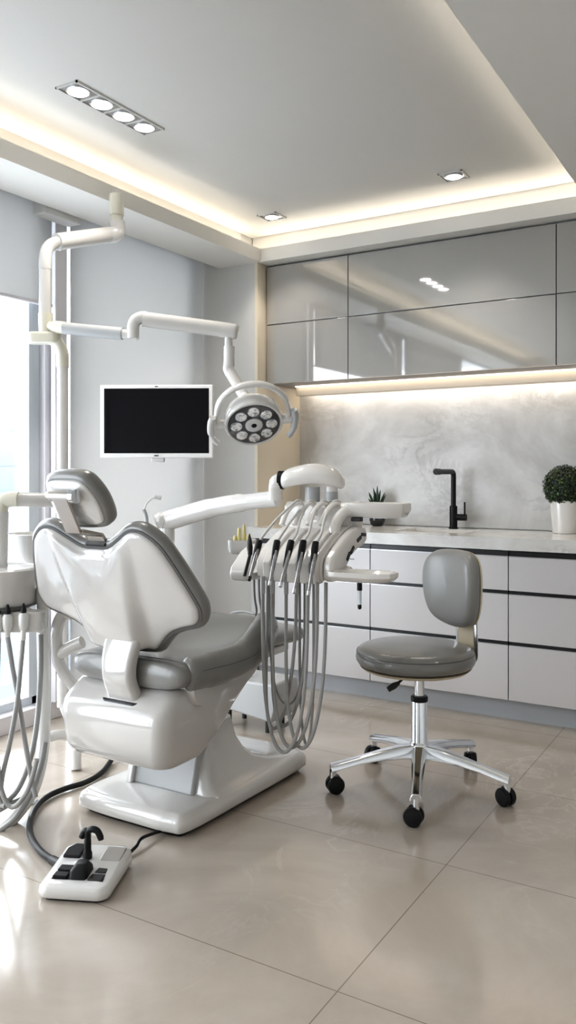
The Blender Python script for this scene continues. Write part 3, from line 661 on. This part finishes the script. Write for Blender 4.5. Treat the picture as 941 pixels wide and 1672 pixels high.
# frame axes facing the viewpoint, turned a touch
ma = math.radians(-2.0); mx_ = (RT*math.cos(ma)+FW*math.sin(ma)).normalized(); mn = Vector((mx_.y,-mx_.x,0))
MM = Matrix(((mx_.x,0,mn.x,MC.x),(mx_.y,0,mn.y,MC.y),(0,1,0,MC.z),(0,0,0,1)))
mo = thing('monitor', MC, 'white framed flat monitor with black screen hanging before the blind', 'monitor')
hw_, hh_ = .259, .167
MB().box(-hw_,hw_,-hh_,hh_,-.028,0, M=MM).build('bezel', bezel_m, mo, bevel=.006)
MB().box(-hw_+.019,hw_-.019,-hh_+.022,hh_-.017,-.001,.0012, M=MM).build('screen', screen_m, mo)
MB().box(-.025,.035,-hh_-.018,-hh_+.002,-.03,-.005, M=MM).build('sensor_box', matte_m, mo, bevel=.005)
MB().box(-.010,.010,-hh_+.008,-hh_+.014,-.001,.001, M=MM).build('maker_mark', edge_m, mo)
MB().box(-.007,.007,hh_-.011,hh_-.006,-.001,.001, M=MM).build('camera_dot', edge_m, mo)
MB().tube([MM @ Vector((0,0,-.028)), MM @ Vector((0.02,0,-.07)), Vector((-3.02,YC-.05,MC.z)), Vector((-3.02,YC-.002,MC.z))], .016, 12).build('wall_arm', matte_m, mo)

# ------------------------------------------------------------------ instrument unit (delivery unit)
du = thing('instrument_unit', (-1.49,2.6,.85), 'white dental instrument unit on a curved arm, with two trays', 'instrument unit')
prof_ = [(2.44+(a-2.44)*.68,b) for a,b in [(2.445,.852),(2.435,.875),(2.437,.912),(2.455,.935),(2.52,.965),(2.60,.995),(2.68,1.018),(2.76,1.030),(2.82,1.026),(2.845,1.005),(2.840,.972),(2.80,.958),(2.72,.945),(2.65,.925),(2.60,.89),(2.57,.858),(2.54,.850)]]
bod = MB().prism(prof_, 'x', -1.60, -1.335).build('unit_body', unitw_m, du, bevel=.008)
MB().prism([(a+ (0 if a<2.5 else 0), b) for a,b in prof_], 'x', -1.333, -1.295).build('side_wing', unitw_m, du, bevel=.014, seg=4)
# finger ridges between the instrument slots
ridge_prof = [(2.44+(a-2.44)*.68-.012,b) for a,b in [(2.45,.842),(2.418,.846),(2.416,.910),(2.45,.938),(2.52,.971),(2.60,1.003),(2.68,1.022),(2.68,.98),(2.55,.90),(2.5,.845)]]
slots = [onY(px,0,2.43).x for px in (430,447,469,490,511)]
ends = slots+[-1.338]
for a, b_ in zip(ends, ends[1:]):
    MB().prism(ridge_prof, 'x', a+.008, b_-.007).build('finger_ridge', unitw_m, du, bevel=.0035)
MB().prism([(2.42,.835),(2.41,.86),(2.42,.885),(2.48,.935),(2.54,.96),(2.58,.94),(2.58,.86),(2.52,.832)], 'x', -1.70,-1.63).build('side_pod', unitw_m, du, bevel=.012, seg=4)
MB().prism([(2.43,.865),(2.54,.93),(2.66,.99),(2.70,.95),(2.5,.86)], 'x', -1.635,-1.595).build('pod_bridge', unitw_m, du, bevel=.008)
for k,(px,py) in enumerate(((592,866),(577,873),(565,893),(560,897))):
    p = W(px,py,2.92)
    MB().box(-.0022,.0022,-.016,.016,-.006,.006, M=Matrix.Translation(Vector((-1.2935,[2.675,2.64,2.585,2.555][k],[.998,.985,.95,.93][k]))) @ Matrix.Rotation([-.1,.4,.7,.9][k],4,'X')).build('side_button', dark_m, du)
# rear rail with tube guides
MB().prism([(2.66,1.02),(2.66,1.095),(2.675,1.112),(2.74,1.115),(2.76,1.10),(2.76,1.02)], 'x', -1.62,-1.335).build('rear_rail', unitw_m, du, bevel=.008)
MB().prism(rrect(2.62,2.74,.98,1.05,.02), 'x', -1.58,-1.40).build('rail_foot', unitw_m, du, bevel=.004)
for px in (484,505,527,548):
    g = W(px,822,3.0)
    MB().tube(catmull([g+Vector((-.012,-.085,-.075)),g+Vector((-.010,-.055,-.030)),g+Vector((-.002,-.018,-.004)),g+Vector((.004,.012,-.002)),g+Vector((.006,.030,-.020)),g+Vector((.004,.030,-.045))],5), .0095, 12, squash=(1.2,.8,(1,0,0))).build('tube_guide', unitw_m, du, smooth=60)
# upper tray and its bent arm
def tray(x0,x1,y0,y1,z0,z1,name,cut):
    def oc(i, z): 
        c = cut
        return [Vector((a,b,z)) for a,b in ((x0+i+c*.3,y0+i),(x1-i-c,y0+i),(x1-i,y0+i+c*.8),(x1-i,y1-i-c*.4),(x1-i-c*.4,y1-i),(x0+i+c,y1-i),(x0+i,y1-i-c),(x0+i,y0+i+c*.3))]
    h = z1-z0
    return MB().ring_faces([oc(.03,z0),oc(.012,z0+.004),oc(.0,z0+h*.55),oc(0,z1),oc(.012,z1),oc(.020,z1-.012),oc(.024,z1-.016)]).build(name, unitw_m, du, bevel=.003, seg=2)
tray(-1.36,-1.145,2.64,2.78,1.058,1.112,'upper_tray',.05)
tray(-1.305,-1.085,2.395,2.53,.860,.893,'lower_tray',.055)
MB().prism([(2.45,.858),(2.45,.885),(2.53,.90),(2.56,.885),(2.53,.858)], 'x', -1.34,-1.27).build('tray_bracket', unitw_m, du, bevel=.006)
tubepart([Vector((-1.36,2.58,1.0)),Vector((-1.365,2.60,1.04)),Vector((-1.355,2.64,1.075)),Vector((-1.33,2.67,1.085))], .021, 'tray_arm', unitw_m, du)
MB().box(-1.33,-1.29,2.645,2.665,1.046,1.06).build('tray_latch', dark_m, du, bevel=.003)
tubepart([Vector((-1.17,2.46,.858)),Vector((-1.17,2.46,.842))], .012, 'x2', black_m, du); bpy.data.objects.remove(bpy.data.objects['x2'])
# capsule arm head
c0 = W(462,784,3.12); c1 = W(562,783,3.06)
ca = (c1-c0).normalized(); L_ = (c1-c0).length; rings = []
prf = [(0,.034,.0),(.02,.040,.002),(.10,.050,.006),(.28,.056,.013),(.5,.058,.018),(.70,.055,.014),(.85,.048,.006),(.95,.036,-.004),(.99,.022,-.008),(1.0,.01,-.01)]
pv = catmull([(a,b,c) for a,b,c in prf],4); side = Vector((0,0,1)).cross(ca).normalized()
for p in pv:
    cc = c0+ca*(p.x*L_)+Vector((0,0,p.z-.002))
    rr_ = []
    for k in range(28):
        a = 2*PI*k/28; z = math.sin(a)*p.y*.80; s = math.cos(a)*p.y*1.05
        if z < 0: z = max(z, -.030)
        rr_.append(cc+Vector((0,0,z))+side*s)
    rings.append(rr_)
MB().ring_faces(rings).build('arm_capsule', unitw_m, du, smooth=55)
tubepart([c0-ca*.016,c0+ca*.004], .0355, 'capsule_ring', black_m, du, seg=28)
tubepart([W(450,815,3.14),W(450,797,3.13),W(453,787,3.12),W(463,784,3.12)], [.026,.028,.030,.033], 'arm_elbow', unitw_m, du)
pb = Vector((-1.42,2.84,1.0)); q = W(541,795,3.08)
tubepart([q, Vector((q.x,q.y,1.115))], .023, 'capsule_post', unitw_m, du, seg=24)
tubepart([Vector((q.x,q.y,1.15)), Vector((q.x,q.y,1.118))], .0245, 'post_collar', lgrey_m, du, seg=24)
q2 = W(510,795,3.10); tubepart([q2, Vector((q2.x,q2.y,1.11))], .028, 'rear_post', lgrey_m, du, seg=24)
# long curved arm: deep oval section
pts = catmull([W(268,852,3.40),W(300,842,3.37),(W(350,828,3.31)),W(400,820,3.23),W(452,814,3.14)],6)
MB().tube(pts, [.041]*6+[.040]*6+[.037]*6+[.032]*7, 20, squash=(1.0,.75,(0,0,1))).build('swing_arm', unitw_m, du, smooth=60)
tubepart([W(270,852,3.40),W(264,850,3.40),W(255,852,3.40)], [.036,.036,.030], 'arm_root', unitw_m, du, n=3)
ab = W(273,870,3.40)
tubepart([W(273,862,3.40),W(273,885,3.40)], .030, 'arm_pivot', unitw_m, du)
MB().cyl((ab.x-.01,ab.y,.93),(ab.x-.01,ab.y,.083),.036,28).build('arm_column', unitw_m, du, bevel=.004)

# handpieces resting in the slots, each with its hose
tops = [W(484,822,2.95),W(505,822,3.0),W(507,826,3.0),W(527,822,3.0),W(547,822,3.0)]
hpos = [(423,885,408,942),(452,885,441,950),(475,885,459,952),(495,885,481,962),(515,887,504,966)]
names_ = ['leftmost in the row','second from the left','middle one of the row','second from the right','rightmost in the row']
rope = [(429,502,462,1229,2.402,2.402),(445,518,474,1222,2.418,2.418),(467,532,492,1223,2.434,2.434),(484,437,446,1192,2.450,2.450),(503,446,462,1187,2.466,2.466)]
for i in range(5):
    a,b_,c,d_ = hpos[i]
    p0 = W(a,b_,2.80); p1 = W(c,d_,2.715)
    h = thing('dental_handpiece', p1, f'silver and black dental handpiece in the unit front, {names_[i]}', 'dental handpiece', 'handpieces in the instrument unit')
    ax = (p1-p0)
    MB().tube([p0-ax*.02,p0+ax*.12,p0+ax*.30,p0+ax*.45,p0+ax*.62,p0+ax*.66], [.0115,.0125,.0115,.0095,.0075,.004], 14).build('grip', black_m, h, smooth=60)
    dx = Vector((.006,-.004,.004))
    MB().tube([p0+ax*.25+dx,p0+ax*.45+dx,p0+ax*.75+dx*.6,p0+ax*1.0], [.005,.0072,.0062,.005], 12).build('metal_sleeve', dkchrome_m, h, smooth=60)
    MB().tube([p1,p1+ax.normalized()*.014], [.0065,.006], 10).build('tip', chrome_m if i else dark_m, h)
    tp = tops[i]
    MB().tube(catmull([p0,p0+Vector((.004,.03,.028)),p0.lerp(tp,.5)+Vector((-.004,0,.012)),tp+Vector((-.012,-.01,-.004)),tp+Vector((0,.012,.010)),tp+Vector((.008,.03,-.004)),tp+Vector((.004,.034,-.03))],6), .0048, 10).build('feed_tube', matte_m, h, smooth=60)
    s,e,m_,yb,y0,y1 = rope[i]
    A_ = onY(s,.852,y0); E_ = onY(e,.858,y1)
    dm = (A_+E_)/2; dm = Vector((dm.x,dm.y,0)).dot(FW); zb = CAMZ-(yb-HOR)/F*dm
    Mx = onY(m_,zb,(y0+y1)/2)
    hv = []
    for k in range(33):
        t_ = PI*k/32; f = (1-math.cos(t_))/2; v = math.sin(t_)**.6
        base = A_.lerp(E_, f); off = (Mx-(A_+E_)/2); 
        hv.append(Vector((base.x+off.x*v**2, base.y+off.y*v**2, A_.z+(zb-A_.z)*v)))
    MB().tube(catmull(hv,2), .0062, 10).build('hose', hose_m, h, smooth=60)
    MB().tube([A_+Vector((0,0,.01)),A_-Vector((0,0,.05))], .0085, 10).build('hose_sleeve', lgrey_m, h)
# extra loops under the unit
ex = [(489,512,498,1216,2.482,2.482,.005),(440,497,455,1150,2.496,2.496,.004)]
for k,(s,e,m_,yb,y0,y1,r) in enumerate(ex):
    A_ = onY(s,.86,y0); E_ = onY(e,.86,y1); dm = ((A_+E_)/2); dm = Vector((dm.x,dm.y,0)).dot(FW); zb = CAMZ-(yb-HOR)/F*dm; hv = []
    for j in range(33):
        t_ = PI*j/32; f = (1-math.cos(t_))/2; v = math.sin(t_)**.45; bs = A_.lerp(E_,f); hv.append(Vector((bs.x,bs.y,A_.z+(zb-A_.z)*v)))
    MB().tube(catmull(hv,2), r, 8).build('supply_hose', hose_m, du, smooth=60)
for dx_ in (0,.022):
    MB().tube(catmull([(-1.69+dx_,2.56,.86),(-1.70+dx_,2.58,.76),(-1.73+dx_,2.64,.69),(-1.85+dx_,2.80,.645),(-1.98+dx_,2.90,.63),(-2.10+dx_,2.98,.58),(-2.14+dx_,3.0,.4),(-2.15+dx_,3.02,.25)],6), .0045, 8).build('supply_hose', hose_m, du, smooth=60)
# black pointed probe left in the pod
p0 = W(407,872,2.80); p1 = W(408,905,2.74)
h = thing('syringe_probe', p1, 'black pointed syringe probe standing in the side pod, left end of the unit', 'syringe')
MB().tube([p0,p0.lerp(p1,.35),p0.lerp(p1,.7),p1], [.002,.008,.0105,.008], 12).build('probe_grip', black_m, h, smooth=60)
MB().tube([p1,W(399,940,2.70)], .006, 10).build('probe_base', dark_m, h)
# pen shaped pick hanging under the lower tray
pt = W(587,954,2.70)
h = thing('hanging_vial', W(587,994,2.70), 'clear slim vial with black cap hanging under the lower tray', 'vial')
MB().tube([W(587,950,2.70),W(587,964,2.70)], .0085, 14).build('cap', black_m, h)
MB().tube([W(587,963,2.70),W(587,988,2.70)], .0062, 14).build('vial_tube', mat('frosted_tube',(.62,.66,.70),.2,coat=.5), h)
MB().tube([W(587,987,2.70),W(587,993,2.70),W(587,995,2.70)], [.0065,.0065,.003], 14).build('vial_tip', black_m, h)

# cup tray with yellow tips
ct = W(395,893,3.28)
h = thing('tip_holder', ct, 'small cream tip holder with yellow tips left of the instrument unit', 'tip holder')
MB().ring_faces([[ct+RT*a+FW*b_+Vector((0,0,z)) for a,b_ in rrect(-w,w,-w*.6,w*.6,w*.3)] for w,z in ((.036,-.028),(.050,-.020),(.055,.0),(.056,.028),(.048,.028),(.044,.015))]).build('holder_cup', white_m, h, smooth=45)
for (a,hh,r) in ((-.012,.075,.009),(-.028,.045,.009),(.008,.09,.008),(.025,.05,.012)):
    MB().tube([ct+RT*a+Vector((0,0,.014)),ct+RT*a+Vector((0,0,hh*.9)),ct+RT*a+Vector((0,0,hh))], [r,r*.8,r*.5], 10).build('yellow_tip', yell_m, h)
MB().tube([ct+Vector((.03,0,-.01)),Vector((-1.70,2.60,.90))], .012, 10).build('holder_arm', white_m, h)

# ------------------------------------------------------------------ assistant unit at the left edge
au = thing('spittoon_unit', (-2.55,2.05,0), 'white spittoon and suction unit at the left edge beside the chair', 'dental unit')
tc_ = W(-3,940,3.0)
MB().lathe([(.07,-.135),(.118,-.128),(.132,-.11),(.138,-.02),(.146,-.012),(.148,.012),(.140,.018),(.132,.010),(.05,.006),(.001,.008)], (tc_.x,tc_.y,tc_.z+.015), 40).build('round_tray', white_m, au, smooth=50)
MB().lathe([(.138,-.118),(.138,-.112),(.12,-.112)], (tc_.x,tc_.y,tc_.z+.013), 40).build('tray_seal', edge_m, au)
bc_ = W(57,895,3.28)
MB().lathe([(.012,-.072),(.036,-.066),(.060,-.050),(.082,-.022),(.097,.014),(.105,.050),(.107,.058),(.103,.060),(.092,.02),(.06,-.025),(.001,-.05)], (bc_.x,bc_.y,bc_.z), 36).build('spittoon_bowl', white_m, au, smooth=60)
MB().tube([(bc_.x,bc_.y,bc_.z-.07),(bc_.x,bc_.y,bc_.z-.14),W(69,985,3.05)],.022,16).build('bowl_bracket', white_m, au)
tubepart([W(-2,925,3.1),W(-1,870,3.1),W(0,835,3.1)], .031, 'left_pipe', white_m, au)
tubepart([W(0,845,3.1),W(0,830,3.1),W(6,818,3.1),W(20,815,3.1),W(30,815,3.1)], .029, 'pipe_elbow', cream_m, au)
tubepart([W(22,815,3.1),W(96,817,3.16)], .0275, 'cross_pipe', white_m, au)
MB().lathe([(.06,-.16),(.115,-.155),(.12,-.10),(.11,-.095)], (tc_.x,tc_.y,tc_.z-.03), 36).build('tray_housing', matte_m, au, smooth=50)
hb = W(32,1016,2.92)
MB().ring_faces([[hb+RT*a+FW*b_+Vector((0,0,z)) for a,b_ in rrect(-.11,.085,-.025,.05,.024)] for z in (-.034,.04)]).build('holder_bar', white_m, au, bevel=.010)
cl = [W(69,960,3.02),W(70,1040,3.02),W(72,1150,3.0),W(69,1225,2.98),W(56,1282,2.94),W(30,1325,2.88),W(-5,1358,2.84),W(-60,1385,2.8)]
tubepart(cl, .023, 'curved_column', white_m, au)
tubepart([W(75,1205,3.05),W(95,1200,3.1),W(118,1203,3.2)], .019, 'floor_link', white_m, au)
tubepart([W(42,1309,3.03),W(60,1309,3.03)], .009, 'small_foot', lgrey_m, au)
# saliva ejector spout
tubepart([W(241,900,3.35),W(240,862,3.35),W(238,842,3.35),W(234,832,3.35)], .008, 'ejector_body', lgrey_m, au)
tubepart([W(235,834,3.35),W(239,822,3.35),W(248,814,3.35),W(256,812,3.35)], .003, 'ejector_tube', matte_m, au)
tubepart([W(253,811,3.35),W(263,813,3.35)], .009, 'ejector_tip', matte_m, au)
ejb = W(241,900,3.35); MB().cyl(ejb,(ejb.x,ejb.y,.3),.012,12).build('ejector_post', matte_m, au)
# suction handpieces
hs = [((12,1008),[(12,1040),(20,1090),(29,1140),(42,1220),(52,1275),(58,1302)],'straight hose reaching the floor'),
      ((38,1006),[(37,1045),(33,1090),(27,1150),(14,1220),(3,1270),(0,1310),(8,1316)],'hose sweeping to the left edge'),
      ((-4,1008),[(-3,1045),(-5,1120),(-6,1220),(2,1290),(20,1318),(45,1290),(60,1240)],'hose looping low at the left edge')]
for k,(tp,pp,lb) in enumerate(hs):
    c = W(tp[0],tp[1],2.885)
    h = thing('suction_handpiece', W(*pp[0],2.885), 'grey suction handpiece in the side holder, '+lb, 'suction handpiece', 'suction handpieces in the holder')
    MB().tube([c+Vector((0,0,.045)),c+Vector((0,0,.030)),c+Vector((0,0,.025)),c+Vector((0,0,.012))], [.003,.008,.010,.010], 12).build('black_tip', black_m, h, smooth=60)
    MB().tube([c+Vector((0,0,.012)),c,c-Vector((0,0,.03)),c-Vector((0,0,.045)),c-Vector((0,0,.048)),W(*pp[0],2.885)], [.014,.019,.018,.014,.010,.009], 16).build('holder_grip', white_m, h, smooth=50)
    MB().tube(catmull([W(a,b_,2.885-.01*j-.024*k*min(j,1)) for j,(a,b_) in enumerate(pp)],6), .0085, 10).build('hose', hose_m, h, smooth=60)
tubepart([W(66,1036,2.96),W(66,1090,2.95),W(61,1170,2.93),(W(50,1235,2.9)),W(28,1290,2.86),W(-2,1318,2.82)], .0095, 'drain_hose', hose_m, au)
tubepart([W(74,1212,2.93),W(66,1252,2.90),W(48,1300,2.86),W(22,1338,2.82),W(-8,1360,2.8)], .0095, 'drain_hose', hose_m, au)
tubepart([W(60,1275,2.9),W(40,1300,2.87),W(18,1312,2.84),W(-5,1325,2.82)], .0085, 'drain_hose', hose_m, au)

# floor box behind the chair
jb = thing('floor_box', (-2.20,3.34,0), 'light grey box on short feet on the floor behind the chair', 'floor box')
MB().prism([(-2.36,.10),(-2.03,.06),(-2.0,.16),(-2.02,.24),(-2.36,.24)], 'y', 3.22, 3.44).build('box_body', lgrey_m, jb, bevel=.012)
for x,y in ((-2.30,3.27),(-2.08,3.27),(-2.08,3.40),(-2.30,3.40)): MB().cyl((x,y,0),(x,y,.11),.012,12).build('foot', dark_m, jb)
MB().tube(catmull([(-2.2,3.3,.23),(-2.2,3.3,.40),(-2.19,3.25,.50)],5), .010, 10).build('conduit', hose_m, jb)

# ------------------------------------------------------------------ stool
SC = Vector((-1.205,2.985,0))
st = thing('dentist_stool', SC, 'grey leather stool with small backrest on a five star chrome base', 'stool')
ph = math.radians(2)
for k in range(5):
    a = ph+2*PI*k/5; dv = Vector((math.cos(a),math.sin(a),0)); sd = Vector((-dv.y,dv.x,0))
    rings = []
    for r,z,w,hh in ((.02,.150,.030,.050),(.08,.148,.028,.044),(.16,.138,.024,.034),(.24,.122,.020,.027),(.31,.106,.022,.028),(.348,.098,.022,.028)):
        c = SC+dv*r+Vector((0,0,z)); rings.append([c+sd*(x*w/1.0)+Vector((0,0,y)) for x,y in ((-1,-hh/2),(-.95,0),(-.55,hh/2),(.55,hh/2),(.95,0),(1,-hh/2))])
    MB().ring_faces(rings).build('leg', chrome_m, st, bevel=.003)
    e = SC+dv*.338
    cs = MB().tube([e+Vector((0,0,.052)),e+Vector((0,0,.095))], .013, 16).build('caster_stem', chrome_m, st)
    ra = a+[1.0,2.2,.4,1.7,2.9][k]; rd = Vector((math.cos(ra),math.sin(ra),0)); cc = e+Vector((0,0,.033))+Vector((-rd.y,rd.x,0))*.008
    for s in (-1,1):
        prf = [(.001,s*.004),(.031,s*.004),(.033,s*.007),(.033,s*.020),(.029,s*.025),(.012,s*.027),(.001,s*.027)]
        R3 = rd.to_track_quat('Z','Y').to_matrix().to_4x4(); R3.translation = cc
        MB().lathe(prf, seg=28, M=R3).build('caster_wheel', black_m, cs, smooth=40)
    MB().tube([cc+Vector((0,0,.008)),cc+Vector((0,0,.034))], [.020,.016], 14).build('caster_hood', black_m, cs)
MB().lathe([(.030,.10),(.036,.11),(.037,.175),(.034,.18),(.030,.185),(.030,.34),(.028,.345)], SC, 28).build('column_sleeve', chrome_m, st, smooth=40)
MB().lathe([(.015,.06),(.017,.062),(.017,.11)], SC, 16).build('column_bottom', mat('dull_bronze',(.25,.23,.20),.35,metal=.8), st)
MB().lathe([(.032,.340),(.033,.343),(.033,.356),(.030,.360)], SC, 28).build('column_collar', black_m, st)
MB().lathe([(.019,.35),(.019,.45)], SC, 24).build('gas_lift', chrome_m, st)
MB().lathe([(.030,.437),(.040,.45),(.040,.468)], SC, 24).build('seat_mount', black_m, st)
MB().lathe([(.001,.456),(.16,.458),(.200,.466),(.214,.477),(.001,.482)], SC-RT*.016, 48).build('seat_shell', wood_m, st, smooth=40)
MB().lathe([(.001,.478),(.195,.479),(.218,.486),(.2275,.500),(.229,.512),(.226,.530),(.214,.546),(.19,.554),(.12,.560),(.06,.562),(.001,.562)], SC-RT*.016, 64).build('seat', leather_m, st, smooth=70)
MB().tube([SC-RT*.016+Vector((.225*math.cos(2*PI*k/64),.225*math.sin(2*PI*k/64),.533)) for k in range(65)], .0016, 6, cap=False).build('seat_seam', edge_m, st)
lv = Vector((-.857,-.515,0)).normalized()
MB().tube([SC+Vector((0,0,.455))+lv*.03,SC+Vector((0,0,.415))+lv*.075,SC+Vector((0,0,.395))+lv*.095], [.005,.005,.0055], 10).build('lever', black_m, st)
MB().tube([SC+Vector((0,0,.410))+lv*.078,SC+Vector((0,0,.398))+lv*.098,SC+Vector((0,0,.383))+lv*.122], [.007,.013,.011], 12).build('lever_paddle', dark_m, st)
# backrest
ba = math.radians(57); bd = Vector((math.cos(ba),math.sin(ba),0)); bs_ = Vector((-bd.y,bd.x,0))
bc = SC+bd*.222-RT*.042+Vector((0,0,.758))
bol = smooth2([(-.150,-.07),(-.105,-.128),(0,-.150),(.105,-.128),(.150,-.07),(.166,.02),(.155,.10),(.105,.146),(0,.157),(-.105,.146),(-.155,.10),(-.166,.02)])
def curve(a,b,s): return 1.1*a*a
o = MB(); pillow(o, bol, bc, bs_, (0,0,1), -bd, [(0,.04,-.030),(0,.6,-.030),(.03,1,-.030),(.008,1,-.026),(0,1,-.014),(.0,1,0),(.004,1,.012),(.014,1,.024),(.03,1,.031),(.03,.8,.036),(0,.5,.040),(0,.04,.040)], curve)
o.build('backrest', leather2_m, st, smooth=70)
o = MB(); pillow(o, bol, bc, bs_, (0,0,1), -bd, [(0,.04,-.040),(0,.6,-.040),(.01,1,-.037),(.004,1,-.032),(.004,1,-.026)], curve)
o.build('backrest_shell', wood_m, st, smooth=70)
for s in (-1,1):
    p = SC-RT*.032+bs_*(s*.055)
    MB().tube(catmull([p+bd*.15+Vector((0,0,.474)),p+bd*.225+Vector((0,0,.472)),p+bd*.262+Vector((0,0,.482)),p+bd*.268+Vector((0,0,.52)),p+bd*.266+Vector((0,0,.60)),p+bd*.262+Vector((0,0,.72))],5), .0075, 10, squash=(.6,1.8,tuple(bd))).build('back_strut', chrome_m, st, smooth=60)
mb = MB(); mb.ring_faces([[SC-RT*.032+bs_*a+bd*r_+Vector((0,0,z_)) for a,r_,z_ in ((-.05,r0,z0),(.05,r0,z0),(.05,r0+dr,z0+dz),(-.05,r0+dr,z0+dz))] for r0,z0,dr,dz in ((.15,.468,0,.010),(.235,.466,-.004,.010),(.268,.480,-.010,.006),(.272,.53,-.010,0),(.270,.62,-.010,0))])
mb.build('back_bracket', wood_m, st, bevel=.002)

# ------------------------------------------------------------------ lights
def light(kind, loc, energy, col=(1,1,1), rot=(0,0,0), **k):
    l = bpy.data.lights.new('lamp_'+kind.lower(), kind); l.energy = energy; l.color = col
    for a, v in k.items(): setattr(l, a, v)
    o = bpy.data.objects.new(l.name, l); COL.objects.link(o); o.location = loc; o.rotation_euler = rot
    return o
for x, y in ((-2.46,3.91),(-1.369,3.83)):
    light('SPOT', (x,y,2.64), 18, (1,.92,.82), spot_size=math.radians(95), spot_blend=.6, shadow_soft_size=.035)
for k in range(4): light('SPOT', (-2.275,fy0+.0625+k*.125,2.64), 9, (1,.94,.86), spot_size=math.radians(100), spot_blend=.6, shadow_soft_size=.04)
for x, y in ((.2,2.6),(.3,.6),(-1.5,-.6)): light('SPOT', (x,y,2.45 if x > 0 else 2.64), 12, (1,.93,.85), spot_size=math.radians(120), spot_blend=.8, shadow_soft_size=.08)  # added fill spots without fixtures, they only brighten the room
# daylight portals in the window openings
for i in range(4):
    y0, y1 = cuts[i], cuts[i+1]
    l = light('AREA', (-3.27,(y0+y1)/2,1.3), 1, (1,1,1), rot=(0,-PI/2,0), shape='RECTANGLE', size=2.5, size_y=y1-y0)
    l.data.cycles.is_portal = True
w = bpy.data.worlds.new('sky'); scene.world = w; w.use_nodes = True
nt = w.node_tree; bg = nt.nodes['Background']
tc = nt.nodes.new('ShaderNodeTexCoord'); sp = nt.nodes.new('ShaderNodeSeparateXYZ'); nt.links.new(tc.outputs['Generated'], sp.inputs[0])
r = ramp(nt, [(.44,(.82,.87,.94)), (.52,(.94,.97,1.0)), (.75,(.98,.985,1.0))])
mr = nt.nodes.new('ShaderNodeMapRange'); mr.inputs['From Min'].default_value = -1; nt.links.new(sp.outputs['Z'], mr.inputs['Value']); nt.links.new(mr.outputs['Result'], r.inputs['Fac'])
nt.links.new(r.outputs['Color'], bg.inputs['Color']); bg.inputs['Strength'].default_value = 6.5

scene.view_settings.view_transform = 'Standard'
scene.view_settings.look = 'Medium High Contrast'
scene.view_settings.exposure = 0.32
scene.cycles.use_denoising = True
scene.cycles.max_bounces = 10; scene.cycles.diffuse_bounces = 6; scene.cycles.glossy_bounces = 5; scene.cycles.transparent_max_bounces = 8
scene.cycles.caustics_reflective = False; scene.cycles.caustics_refractive = False
scene.cycles.sample_clamp_indirect = 6
